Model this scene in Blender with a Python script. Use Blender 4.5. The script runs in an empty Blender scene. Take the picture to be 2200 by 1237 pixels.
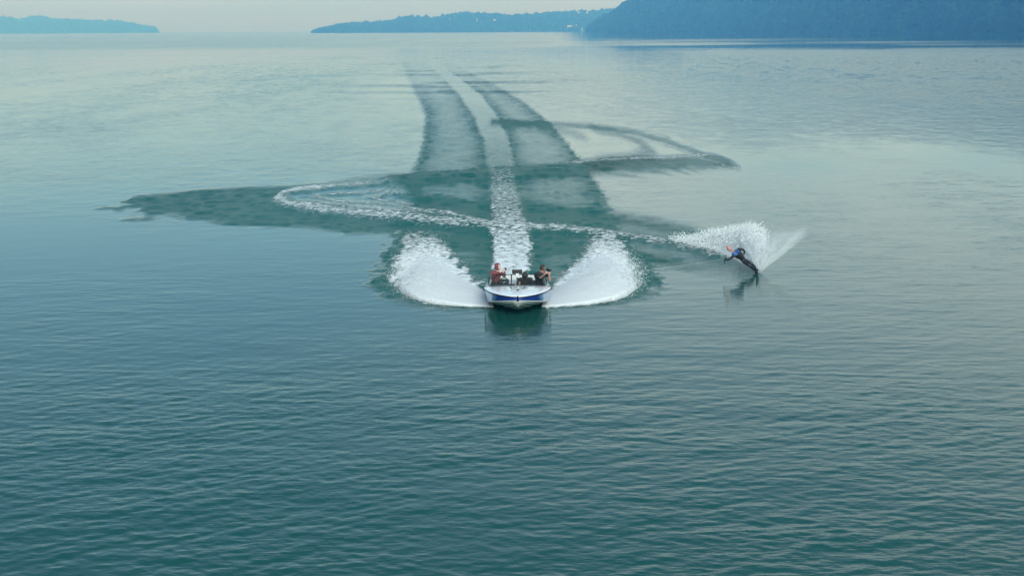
import bpy, bmesh, math, random
import numpy as np
from mathutils import Vector, Matrix, noise as mnoise

random.seed(7); rng = np.random.default_rng(11)
R = math.radians
sc = bpy.context.scene
col = sc.collection

# ------------------------------------------------------------------ camera
CAM_H = 9.85
cam_d = bpy.data.cameras.new('camera')
cam_d.sensor_width = 36.0
cam_d.lens = 36.0 * 2930 / 2200
cam_d.clip_start = 0.5
cam_d.clip_end = 250000
cam = bpy.data.objects.new('camera', cam_d)
col.objects.link(cam)
cam.matrix_world = Matrix.Translation((0, 0, CAM_H)) @ Matrix.Rotation(R(90 - 10.72), 4, 'X') @ Matrix.Rotation(R(-0.32), 4, 'Z')
sc.camera = cam

# ------------------------------------------------------------------ sky, sun, exposure
SUN_EL, SUN_ROT = 30.0, 168.0        # behind thin cloud, behind the camera
world = bpy.data.worlds.new('World')
sc.world = world
world.use_nodes = True
wn, wl = world.node_tree.nodes, world.node_tree.links
bg = wn['Background']
sky = wn.new('ShaderNodeTexSky')
sky.sky_type = 'NISHITA'
sky.sun_disc = False
sky.sun_elevation = R(SUN_EL)
sky.sun_rotation = R(SUN_ROT)
sky.air_density = 1.0
sky.dust_density = 1.0
sky.ozone_density = 1.3
# thin high cloud, all the way round, laid over the clear sky
tc = wn.new('ShaderNodeTexCoord')
sep = wn.new('ShaderNodeSeparateXYZ')
wl.new(tc.outputs['Generated'], sep.inputs[0])
zc = wn.new('ShaderNodeMath'); zc.operation = 'MAXIMUM'; zc.inputs[1].default_value = 0.0
wl.new(sep.outputs['Z'], zc.inputs[0])
zo = wn.new('ShaderNodeMath'); zo.operation = 'ADD'; zo.inputs[1].default_value = 0.14
wl.new(zc.outputs[0], zo.inputs[0])
dv = wn.new('ShaderNodeVectorMath'); dv.operation = 'DIVIDE'
cmb = wn.new('ShaderNodeCombineXYZ')
for k in range(3): wl.new(zo.outputs[0], cmb.inputs[k])
wl.new(tc.outputs['Generated'], dv.inputs[0]); wl.new(cmb.outputs[0], dv.inputs[1])
cn = wn.new('ShaderNodeTexNoise'); cn.inputs['Scale'].default_value = 0.30
cn.inputs['Detail'].default_value = 4; cn.inputs['Roughness'].default_value = 0.5
cmap = wn.new('ShaderNodeMapping'); cmap.inputs['Location'].default_value = (7.0, 29.9, 14.1)
wl.new(dv.outputs[0], cmap.inputs['Vector']); wl.new(cmap.outputs[0], cn.inputs['Vector'])
cr = wn.new('ShaderNodeMapRange'); cr.interpolation_type = 'SMOOTHSTEP'
cr.inputs['From Min'].default_value = 0.34; cr.inputs['From Max'].default_value = 0.56; cr.inputs['To Min'].default_value = 0.12
wl.new(cn.outputs['Fac'], cr.inputs['Value'])
# veil is thickest towards the horizon
vr = wn.new('ShaderNodeMapRange'); vr.interpolation_type = 'SMOOTHSTEP'
vr.inputs['From Min'].default_value = 0.05; vr.inputs['From Max'].default_value = 0.66
vr.inputs['To Min'].default_value = 0.95; vr.inputs['To Max'].default_value = 0.16
wl.new(zc.outputs[0], vr.inputs['Value'])
vm = wn.new('ShaderNodeMath'); vm.operation = 'MULTIPLY'
wl.new(cr.outputs[0], vm.inputs[0]); wl.new(vr.outputs[0], vm.inputs[1])
mx = wn.new('ShaderNodeMix'); mx.data_type = 'RGBA'
wl.new(vm.outputs[0], mx.inputs['Factor'])
tint = wn.new('ShaderNodeVectorMath'); tint.operation = 'MULTIPLY'; tint.inputs[1].default_value = (0.61, 0.90, 1.03)
wl.new(sky.outputs[0], tint.inputs[0])
wl.new(tint.outputs[0], mx.inputs['A'])
vs_ = wn.new('ShaderNodeMapRange'); vs_.interpolation_type = 'SMOOTHSTEP'
vs_.inputs['From Min'].default_value = 0.0; vs_.inputs['From Max'].default_value = 0.08
wl.new(zc.outputs[0], vs_.inputs['Value'])
vc = wn.new('ShaderNodeMix'); vc.data_type = 'RGBA'
vc.inputs['A'].default_value = (3.8, 5.3, 6.7, 1); vc.inputs['B'].default_value = (8.0, 9.1, 9.1, 1)
wl.new(vs_.outputs[0], vc.inputs['Factor']); wl.new(vc.outputs['Result'], mx.inputs['B'])
wl.new(mx.outputs['Result'], bg.inputs['Color'])
bg.inputs['Strength'].default_value = 0.1

sun_d = bpy.data.lights.new('sun', 'SUN')
sun_d.energy = 3.2
sun_d.angle = R(35)
sun_d.color = (0.92, 1.0, 0.98)
sun = bpy.data.objects.new('sun', sun_d)
col.objects.link(sun)
_a, _e = R(SUN_ROT), R(SUN_EL)
sun.rotation_euler = Vector((math.sin(_a) * math.cos(_e), math.cos(_a) * math.cos(_e), math.sin(_e))).to_track_quat('Z', 'Y').to_euler()

sc.view_settings.view_transform = 'Standard'
sc.view_settings.look = 'None'
sc.view_settings.gamma = 1
sc.view_settings.use_curve_mapping = False
sc.view_settings.exposure = 0.38
cy = sc.cycles
cy.use_denoising = True
cy.transparent_max_bounces = 24
cy.volume_bounces = 0
cy.max_bounces = 6; cy.diffuse_bounces = 2; cy.glossy_bounces = 3; cy.transmission_bounces = 3
cy.caustics_reflective = False; cy.caustics_refractive = False

# ------------------------------------------------------------------ helpers
def tag(o, label=None, cat=None, group=None, kind=None):
    if label: o['label'] = label
    if cat: o['category'] = cat
    if group: o['group'] = group
    if kind: o['kind'] = kind
    return o

def empty(name, loc=(0, 0, 0), rot=(0, 0, 0), **kw):
    o = bpy.data.objects.new(name, None)
    col.objects.link(o)
    o.empty_display_size = 0.2
    o.location = loc; o.rotation_euler = rot
    return tag(o, **kw)

def mat(name, color, rough=0.6, metal=0.0, noise=0.0, scale=8.0, spec=None, coat=0.0, bump=0.0):
    m = bpy.data.materials.new(name)
    m.use_nodes = True
    n, l = m.node_tree.nodes, m.node_tree.links
    p = n['Principled BSDF']
    p.inputs['Roughness'].default_value = rough
    p.inputs['Metallic'].default_value = metal
    if spec is not None: p.inputs['Specular IOR Level'].default_value = spec
    p.inputs['Coat Weight'].default_value = coat
    c = (*color, 1)
    p.inputs['Base Color'].default_value = c
    t = n.new('ShaderNodeTexCoord')
    nz = n.new('ShaderNodeTexNoise'); nz.inputs['Scale'].default_value = scale; nz.inputs['Detail'].default_value = 5
    l.new(t.outputs['Object'], nz.inputs['Vector'])
    if noise > 0:
        mr = n.new('ShaderNodeMapRange')
        mr.inputs['From Min'].default_value = 0.3; mr.inputs['From Max'].default_value = 0.7
        mr.inputs['To Min'].default_value = 1 - noise; mr.inputs['To Max'].default_value = 1 + noise
        l.new(nz.outputs['Fac'], mr.inputs['Value'])
        hs = n.new('ShaderNodeVectorMath'); hs.operation = 'SCALE'
        hs.inputs[0].default_value = color
        l.new(mr.outputs[0], hs.inputs['Scale'])
        l.new(hs.outputs[0], p.inputs['Base Color'])
    if bump > 0:
        b = n.new('ShaderNodeBump'); b.inputs['Strength'].default_value = 0.6; b.inputs['Distance'].default_value = bump
        l.new(nz.outputs['Fac'], b.inputs['Height']); l.new(b.outputs[0], p.inputs['Normal'])
    return m

def pydata(name, verts, faces, m, parent=None, smooth=False):
    me = bpy.data.meshes.new(name)
    me.from_pydata([tuple(map(float, v)) for v in verts], [], faces)
    for mm in (m if isinstance(m, (list, tuple)) else [m]): me.materials.append(mm)
    if smooth: me.polygons.foreach_set('use_smooth', [True] * len(me.polygons))
    me.update()
    o = bpy.data.objects.new(name, me)
    col.objects.link(o)
    if parent is not None: o.parent = parent
    return o

def np_mesh(name, V, Fa, m, smooth=False, parent=None, attrs=None):
    """V (n,3) float, Fa (k,3|4) int"""
    me = bpy.data.meshes.new(name)
    k = Fa.shape[1]
    me.vertices.add(len(V)); me.vertices.foreach_set('co', V.astype(np.float32).ravel())
    me.loops.add(Fa.size); me.loops.foreach_set('vertex_index', Fa.astype(np.int32).ravel())
    me.polygons.add(len(Fa))
    me.polygons.foreach_set('loop_start', np.arange(0, Fa.size, k, dtype=np.int32))
    me.update(calc_edges=True)
    me.polygons.foreach_set('use_smooth', np.full(len(Fa), smooth))
    for an, av in (attrs or {}).items():
        a = me.attributes.new(an, 'FLOAT', 'POINT'); a.data.foreach_set('value', av.astype(np.float32).ravel())
    me.materials.append(m)
    o = bpy.data.objects.new(name, me)
    col.objects.link(o)
    if parent is not None: o.parent = parent
    return o

# ------------------------------------------------------------------ value noise in numpy
def vnoise(x, y, seed=0, octaves=1, gain=0.5):
    out = np.zeros_like(x, dtype=float); amp = 1.0; tot = 0
    for o in range(octaves):
        r = np.random.default_rng(seed * 101 + o)
        tab = r.random((256, 256))
        xi = np.floor(x).astype(int); yi = np.floor(y).astype(int)
        fx = x - xi; fy = y - yi
        fx = fx * fx * (3 - 2 * fx); fy = fy * fy * (3 - 2 * fy)
        a = tab[xi & 255, yi & 255]; b = tab[(xi + 1) & 255, yi & 255]
        c = tab[xi & 255, (yi + 1) & 255]; d = tab[(xi + 1) & 255, (yi + 1) & 255]
        out += amp * ((a * (1 - fx) + b * fx) * (1 - fy) + (c * (1 - fx) + d * fx) * fy)
        tot += amp; amp *= gain; x = x * 2.03 + 17.1; y = y * 2.03 + 9.7
    return out / tot

def sstep(a, b, x):
    t = np.clip((x - a) / (b - a), 0, 1)
    return t * t * (3 - 2 * t)

# map of the wake: distances are compared in (x, 9.85 ln y), which keeps marks that run away
# from the viewer as long as they are
def W(p):
    p = np.asarray(p, float)
    return np.stack([p[..., 0], CAM_H * np.log(np.maximum(p[..., 1], 1.0))], -1)

def poly_dist(px, pw, line, want_t=False):
    L = W(line); best = np.full(px.shape, 1e9); bt = np.zeros(px.shape); side = np.zeros(px.shape)
    n = len(L) - 1
    for i in range(n):
        a, b = L[i], L[i + 1]; d = b - a
        t = np.clip(((px - a[0]) * d[0] + (pw - a[1]) * d[1]) / (d @ d), 0, 1)
        ex = px - a[0] - t * d[0]; ey = pw - a[1] - t * d[1]
        dist = np.sqrt(ex * ex + ey * ey)
        m = dist < best
        best = np.where(m, dist, best); bt = np.where(m, (i + t) / n, bt)
        side = np.where(m, np.sign(d[0] * ey - d[1] * ex), side)
    return best, bt, side

def inside(px, pw, poly):
    P = W(poly); r = np.zeros(px.shape, bool); n = len(P)
    for i in range(n):
        a, b = P[i], P[(i + 1) % n]
        if a[1] == b[1]: continue
        c = ((a[1] > pw) != (b[1] > pw)) & (px < (b[0] - a[0]) * (pw - a[1]) / (b[1] - a[1]) + a[0])
        r ^= c
    return r

def poly_mask(px, pw, poly, soft, bias=0.0):
    d, _, _ = poly_dist(px, pw, list(poly) + [poly[0]])
    s = np.where(inside(px, pw, poly), d, -d)
    return sstep(-soft, soft, s + bias)

# ------------------------------------------------------------------ the wake's lines on the ground (metres)
PROP_L = [(-0.55,52.6),(-0.7,54.97),(-0.9,60.95),(-1.04,68.32),(-1.25,77.66),(-1.46,87.13),(-1.84,102.7),(-2.47,124.88),(-4.21,159.08),(-7.68,210.79),(-13.27,281.76),(-22.97,395.57),(-36.28,561.05)]
PROP_R = [(0.85,52.6),(0.67,54.93),(0.96,60.88),(0.96,68.24),(0.51,77.58),(0.27,87.05),(0.12,102.59),(-0.22,124.73),(-1.51,158.84),(-4.46,210.41),(-10.21,281.28),(-19.6,394.84),(-32.44,559.87)]
DARK_L = [(-0.9,48.2),(-2.5,48.8),(-3.8,49.5),(-4.9,50.6),(-5.55,53.4),(-5.65,58.57),(-5.8,66.89),(-6.18,77.88),(-6.85,91.57),(-7.23,106.81),(-7.94,125.27),(-9.85,159.58),(-12.46,190.87),(-18.53,258.1),(-26.85,350.21),(-42.42,542.83)]
DARK_R = [(1.3,48.2),(2.9,48.8),(4.2,49.4),(5.3,50.6),(5.95,53.9),(5.95,58.43),(5.29,66.47),(5.47,77.36),(5.62,86.78),(5.42,97.09),(5.13,110.12),(4.72,129.96),(3.6,158.38),(1.47,195.71),(-3.25,255.91),(-11.4,347.22),(-26.66,538.16)]
TRAIL1 = [(10.04,54.63),(9.66,56.88),(9.14,59.31),(8.09,61.56),(6.64,64.0),(4.58,66.19),(2.35,67.86),(0.73,68.75),(-0.94,69.32),(-2.39,69.89),(-4.28,71.37),(-6.23,72.72),(-8.41,74.33),(-10.37,75.59),(-11.92,77.29),(-13.18,78.83),(-13.95,80.86),(-14.1,83.44),(-13.42,85.39),(-11.9,87.12),(-9.98,88.63),(-8.27,89.93)]
TRAIL2 = [(-8.27,89.93),(-5.58,91.21),(-3.12,92.55),(0.04,93.89),(3.34,96.23),(6.41,98.03),(10.28,99.86),(13.26,101.82),(16.02,102.76)]
TRAIL2B = [(-8.35,90.78),(-5.63,92.09),(-3.15,93.45),(-0.6,94.55),(2.71,97.24),(5.24,101.21),(7.81,103.24),(10.69,103.82)]
TRAIL3 = [(16.02,102.76),(15.39,107.03),(14.54,114.79),(13.55,123.75),(11.5,134.27),(8.24,141.07),(3.56,145.7),(-1.92,149.14)]
INNER1 = [(-1.42,69.68),(-2.84,72.22),(-3.54,74.12),(-5.16,75.37),(-6.29,76.63),(-7.47,77.93),(-8.59,79.72),(-8.59,82.47),(-7.77,84.37),(-6.62,86.34)]
INNER2 = [(-5.03,73.42),(-7.24,75.46),(-9.54,77.39),(-11.08,78.95),(-11.94,80.77),(-11.65,83.09),(-10.51,85.5),(-8.9,86.97)]
WEDGE = [(-23.48,80.62),(-23.22,82.68),(-20.47,85.47),(-17.32,87.39),(-13.91,88.56),(-10.41,89.75),(-7.77,91.32),(-5.95,87.35),(-5.86,77.86),(-5.75,66.89),(-8.26,66.67),(-9.38,68.15),(-11.58,68.73),(-13.73,68.82),(-15.46,70.24),(-17.17,71.36),(-19.08,73.07),(-21.39,75.07),(-22.16,76.2),(-22.6,78.0)]
RLOOP = [(16.59,100.91),(15.46,112.93),(14.27,126.42),(11.61,135.53),(8.24,141.07),(3.56,145.7),(2.93,139.46),(7.02,135.88),(10.56,128.38),(13.11,119.67),(14.53,111.67),(14.28,105.52),(11.88,101.9),(7.75,97.96),(5.95,90.9),(9.19,92.2),(12.32,94.47)]
RBAND = [(8.5,137.0),(10.0,132.54),(11.43,121.3),(11.31,111.87),(9.98,105.78),(7.11,103.28)]
SKI_FAR = [(-1.92,149.14),(2.0,141.0),(5.2,134.0),(6.6,128.0)]
SPR_L = [(-0.85,48.3),(-2.39,49.03),(-3.48,49.94),(-4.28,51.82),(-4.92,54.57),(-5.27,59.8),(-5.4,69.0),(-3.6,66.8),(-2.32,59.0),(-1.52,55.0),(-1.1,52.9)]
SPR_R = [(1.34,48.24),(2.72,48.88),(3.82,49.91),(4.57,51.56),(4.99,54.26),(5.25,59.44),(5.2,67.4),(3.9,65.8),(2.83,59.0),(2.0,54.89),(1.56,52.82)]

def build_water():
    # ground rows: even steps in 1/distance, so that the sheet is as fine near the camera as it looks
    dep = np.concatenate([np.linspace(R(26.0), R(0.22), 640)])
    rows = CAM_H / np.tan(dep)
    far = np.geomspace(rows[-1] * 1.25, 90000, 22)
    rows = np.concatenate([rows, far])
    ncol = 1080
    az = np.concatenate([[-88, -80, -68, -55, -45, -37, -31, -27.5], np.linspace(-24.5, 24.5, ncol), [27.5, 31, 37, 45, 55, 68, 80, 88]])
    ta = np.tan(np.radians(az))
    X = rows[:, None] * ta[None, :]
    Y = np.repeat(rows[:, None], len(az), 1)
    # a first row far behind the camera closes the sheet
    X = np.concatenate([X[:1] * 0 + ta[None, :] * 400.0, X]); Y = np.concatenate([Y[:1] * 0 - 4000.0, Y])
    nr, nc = X.shape
    px, py = X.ravel(), np.maximum(Y.ravel(), 1.0)
    pw = CAM_H * np.log(py)
    D = np.hypot(px, py)
    near = (py > 44) & (py < 700) & (np.abs(px) < 70 + 0.1 * py)
    ix = np.nonzero(near)[0]
    x, w, y = px[ix], pw[ix], py[ix]
    n1 = vnoise(x * 0.9, w * 2.6, 3, 3) - 0.5          # marks lie longer across than along
    n2 = vnoise(x * 0.35, w * 2.4, 5, 4, 0.6) - 0.5
    n3 = vnoise(x * 3.1, w * 9.0, 8, 3, 0.6) - 0.5
    foam = np.zeros(len(ix)); chop = np.zeros(len(ix)); hgt = np.zeros(len(ix)); aer = np.zeros(len(ix))
    # --- boat wake: a band of churned water behind the boat
    band = DARK_L + DARK_R[::-1]
    mb = poly_mask(x + n3 * 1.2 * np.clip(60 / y, .2, 1), w, band, 0.28)
    fade = 1 - sstep(95, 290, y)
    dl, _, _ = poly_dist(x, w, DARK_L); dr, _, _ = poly_dist(x, w, DARK_R)
    pl, _, _ = poly_dist(x, w, PROP_L); pr, _, _ = poly_dist(x, w, PROP_R)
    prop = PROP_L + PROP_R[::-1]
    inprop = poly_mask(x + n3 * 0.5 + n1 * .25, w, prop, 0.22)
    edge = np.exp(-(np.minimum(dl, dr) / 1.0) ** 2)
    pedge = np.exp(-(np.minimum(pl, pr) / 0.9) ** 2) * (1 - inprop)
    inner = mb * (1 - inprop)
    lowmid = sstep(62, 72, y) * 0.0
    c = inner * (0.62 + 0.38 * np.maximum(edge, pedge) - 0.18 * sstep(70, 100, y) * (1 - np.maximum(edge, pedge)))
    chop += c * (0.14 + 0.86 * fade) * (1 - sstep(380, 540, y))
    aer += inner * 0.60 * (1 - sstep(130, 300, y)) + 0.2 * inner * fade
    # --- propeller wash down the middle
    pf = np.interp(y, [50, 58, 70, 80, 100, 125, 160, 250, 420, 560], [1.0, .88, .66, .56, .40, .22, .12, .08, .05, 0])
    foam += inprop * pf
    chop += inprop * np.interp(y, [50, 100, 130, 200, 400], [.9, .6, .3, .08, .02])
    aer += inprop * (1 - sstep(90, 200, y))
    hgt += inprop * 0.05 * (1 - sstep(60, 140, y)) - 0.05 * pedge * mb * (1 - sstep(80, 200, y))
    # --- spray falling back beside the boat
    for sp in (SPR_L, SPR_R):
        ms = poly_mask(x + n3 * 0.9, w + n3 * 0.5, sp, 0.35)
        foam = np.maximum(foam, ms * np.interp(y, [48, 53, 58, 62, 66, 69], [1.0, .95, .86, .74, .62, .45]))
        chop += ms * 0.4; aer += ms
    # --- skier's trail: crest with foam on its outer lip
    def ridge(line, width, height, fo, ch=0.5, off=0.0, ts=None):
        d, t, s = poly_dist(x + n3 * 0.3, w + n3 * 0.12, line)
        k = np.ones_like(t) if ts is None else np.interp(t, ts[0], ts[1])
        g = np.exp(-(d / width) ** 2) * k
        return d, t, s, g, g * height, g * fo, g * ch
    d, t, s, g, h, f, c = ridge(TRAIL1, 0.25, 0.16, 0.72, 0.6, ts=([0, .03, .08, .16, .3, .45, .6, .75, .84, .92, 1], [0, .05, .7, .85, .95, .9, .9, 1, 1, .9, .5]))
    hgt += h; foam = np.maximum(foam, f); chop += c * sstep(.03, .1, t)
    # broad smooth trough inside the turn, and a second and third crest
    g2 = np.exp(-((d - 0.95) / 0.35) ** 2) * (s < 0) * sstep(.04, .12, t) * (1 - sstep(.5, .6, t))
    chop += g2 * 0.75; hgt -= g2 * 0.10; aer += np.exp(-(d / 1.4) ** 2) * 0.7 * sstep(.03, .1, t)
    g3 = np.exp(-((d - 0.9) / 0.3) ** 2) * (s > 0) * sstep(.1, .2, t) * (1 - sstep(.42, .5, t))
    chop += g3 * 0.8
    d, t, s, g, h, f, c = ridge(TRAIL1, 1.0, 0.0, 0, 0.0)
    gl = np.exp(-(d / 0.8) ** 2) * (t < 0.42) * sstep(.04, .12, t); chop += gl * .5
    for line, fo, hh in ((INNER1, 0.70, 0.12), (INNER2, 0.66, 0.1)):
        d, t, s, g, h, f, c = ridge(line, 0.22, hh, fo, 0.5, ts=([0, .15, .4, .6, 1], [.8, 1, .8, .3, .1]))
        hgt += h; foam = np.maximum(foam, f); chop += c; aer += g * .7
        gd = np.exp(-((d - 0.65) / 0.3) ** 2); chop += gd * .35; hgt -= gd * .06
    # faint ribs of the turn between the crests
    inl = poly_mask(x, w, TRAIL1[9:], 0.3)
    d, t, s = poly_dist(x, w, TRAIL1[9:])
    rib = 0.5 + 0.5 * np.sin(d * 17 + n1 * 1.6 - 1.4)
    chop += inl * (0.12 + rib * 0.45 * (1 - sstep(1.4, 2.0, d))); hgt += inl * (rib - .5) * .07
    foam = np.maximum(foam, inl * sstep(-4.5, -6.5, x) * .74 * rib ** 4 * sstep(.25, .4, d) * (1 - sstep(1.3, 1.8, d)))
    for line, ww, cc, hh in ((TRAIL2, .40, 1.2, .12), (TRAIL2B, .30, .95, .10), (TRAIL3, .30, .60, .05), (RBAND, .45, .50, .02), (SKI_FAR, .5, .35, .0)):
        d, t, s, g, h, f, c = ridge(line, ww, hh, 0.0, cc)
        chop += c; hgt += h
        if line is TRAIL3: foam = np.maximum(foam, 0.54 * np.exp(-((d - .55) / .15) ** 2) * (s > 0) * (1 - sstep(.35, .6, t)))
        if line is TRAIL2:
            foam = np.maximum(foam, 0.62 * np.exp(-((d - .5) / .17) ** 2) * (s > 0) * sstep(.4, .55, t))
    # --- ruffled patches: the dark tongue beside the left turn, the right-hand loop
    rag = (n2 * 1.5 + n1 * .45) * np.clip(0.35 + (-(x + 5) / 13), 0, 1.4)
    mw = poly_mask(x + rag * 2.4, w + rag * .22, WEDGE, 0.13)
    aer += mw * 0.75
    mr = poly_mask(x + n2 * 2.0, w + n2 * .3, RLOOP, 0.35)
    aer += mr * .6
    # --- far ripples either side of the old wake
    far_n = vnoise(x * 0.045, w * 1.9, 21, 3, .6)
    cx = np.interp(y, [150, 210, 280, 400, 560], [-2.5, -6, -11.5, -21, -34])
    sp = np.exp(-((x - cx) / np.interp(y, [150, 250, 560], [9, 20, 42])) ** 2) * sstep(150, 230, y) * (1 - sstep(470, 620, y))
    chop += sp * sstep(.52, .66, far_n) * 0.34 * (1 - inprop * .8)
    chop += mb * sstep(250, 300, y) * .05 * (1 - sstep(380, 540, y))
    foam = np.clip(foam, 0, 1.0)
    streak = vnoise(x * 1.3, w * 9.0, 71, 3, .65)
    streak2 = vnoise(x * .5, w * 4.0, 72, 3, .6)
    chop = np.clip(chop * (.50 + .80 * streak + .20 * streak2), 0, 1.0)
    chop = np.maximum(chop, mw * (.93 + .10 * (streak - .5)) * (1 - inl))
    west = inl * sstep(-5.2, -6.6, x)
    chop = chop * (1 - west) + west * (.08 + .62 * rib ** 1.5 * (.6 + .6 * streak) + np.exp(-(d / .8) ** 2) * .3)
    dq, tq, sq = poly_dist(x, w, TRAIL3)
    ribq = .5 + .5 * np.sin(dq * 11 + n1 * 1.5)
    east = mr * sstep(5.5, 7.5, x)
    foam = np.maximum(foam, east * .60 * ribq ** 5 * (1 - sstep(.9, 1.5, dq)) * sstep(.2, .35, dq))
    chop = chop * (1 - .2 * east) + east * (.05 + .50 * ribq ** 2 * (.5 + streak)) * (1 - np.clip(chop, 0, 1)); aer = np.clip(aer, 0, 1.0)
    F = np.zeros(len(px)); C = np.zeros(len(px)); A = np.zeros(len(px)); Hh = np.zeros(len(px))
    F[ix] = foam; C[ix] = chop; A[ix] = aer; Hh[ix] = hgt
    # --- wind: cat's-paws near, glassy lanes far away
    wind = 0.62 + 1.0 * (vnoise(px * 0.05 + 50, pw * 0.20 + 20, 31, 5, .6) - .5) * 2
    wind *= np.interp(py, [20, 29, 40, 60, 130, 300, 480, 620, 900], [1.25, 1.0, .34, .32, .38, .34, .16, .10, .08])
    lanes = vnoise(np.arctan2(px, py) * 2.2 + 9, pw * 1.3, 41, 3, .5)
    wind += sstep(.60, .72, lanes) * .12 * sstep(330, 520, D)
    right = sstep(25, 90, px - 0.02 * py) * sstep(90, 220, py)
    edge_y = 640 + (vnoise(px * .03, px * 0 + 3, 51, 3) - .5) * 90
    wind += right * .42 * (1 - sstep(edge_y - 40, edge_y + 40, py))
    wind += .40 * sstep(650, 900, D) * (1 - sstep(.02, .06, px / py))
    mid = sstep(30, 120, px) * (1 - sstep(230, 420, px)) * sstep(edge_y, edge_y + 60, py) * (1 - sstep(1100, 1500, py))
    wind += mid * .35 * sstep(.42, .6, vnoise(px * .004, pw * 3.0, 52, 3))
    fine = vnoise(px * .55, pw * 8.0, 73, 4, .7)
    slick = np.zeros(len(px)); slick[ix] = inprop * sstep(95, 140, y) * (1 - sstep(420, 560, y))
    wind *= 1 - .6 * slick
    wind *= 1 + (fine - .5) * 2.4 * sstep(35, 70, D) * (1 - sstep(380, 620, D))
    wind = np.clip(wind, 0.03, 1.2)
    farf = sstep(.12, 1.2, np.repeat(np.concatenate([[1], np.gradient(rows)])[:, None] * -1, nc, 1).ravel() * np.sign(-1)) if False else sstep(60, 260, D)
    # --- geometry of the ripples: a spectrum of short crested waves
    Z = np.zeros(len(px))
    dy = np.gradient(rows); dy = np.concatenate([[1], dy])
    DY = np.repeat(dy[:, None], nc, 1).ravel()
    sel = np.nonzero((py < 420) & (py > 15) & (np.abs(px) < py * .56))[0]
    sx, sy, sD = px[sel], py[sel], DY[sel]
    r2 = np.random.default_rng(5)
    z = np.zeros(len(sel))
    amp_w = wind[sel]; ch = C[sel]
    wx = sx + 0.5 * np.sin(sy * .31) + 0.35 * np.sin(sx * .27 + 2)
    for lam, cnt, slope, wch in ((5.5, 4, .008, 0), (2.6, 6, .014, .2), (1.5, 10, .018, .5), (0.9, 14, .034, .9), (0.6, 18, .056, 1.2), (0.4, 18, .064, 1.2), (0.27, 16, .055, 1.2)):
        for k in range(cnt):
            L_ = lam * r2.uniform(.75, 1.3)
            th = r2.normal(0, R(30)) + R(-6)
            kx, ky = 2 * math.pi / L_ * math.sin(th), 2 * math.pi / L_ * math.cos(th)
            fadek = sstep(2.2, 5.0, L_ / np.abs(sD))
            a = slope / (2 * math.pi / L_) / math.sqrt(cnt) * 1.4
            ph_ = kx * wx + ky * sy + r2.uniform(0, 6.28)
            z += a * (np.sin(ph_) + .34 * np.sin(2 * ph_)) * fadek * (amp_w + wch * ch * 1.6)
    # confused chop inside the wake
    zc_ = (vnoise(sx * 2.2, sy * 1.3, 61, 3, .6) - .5) * sstep(1.5, 4, .8 / np.abs(sD))
    z += zc_ * 0.10 * ch
    st_ = vnoise(sx * 1.8, CAM_H * np.log(sy) * 13.0, 81, 1) - .5
    z += st_ * ch * 0.30 * np.clip(np.abs(sD), .05, .6)
    st_ = vnoise(sx * 1.3, CAM_H * np.log(sy) * 7.0, 82, 2, .6) - .5
    z += st_ * amp_w * 0.18 * np.clip(np.abs(sD), .05, .8) * sstep(.15, .4, np.abs(sD))
    Z[sel] = z
    Z += Hh
    V = np.stack([X.ravel(), Y.ravel(), Z], -1)
    i = np.arange(nr - 1)[:, None] * nc + np.arange(nc - 1)[None, :]
    Fa = np.stack([i, i + 1, i + nc + 1, i + nc], -1).reshape(-1, 4)
    return V, Fa, dict(foam=F, chop=C, aer=A, wind=wind, farf=farf)

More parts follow.
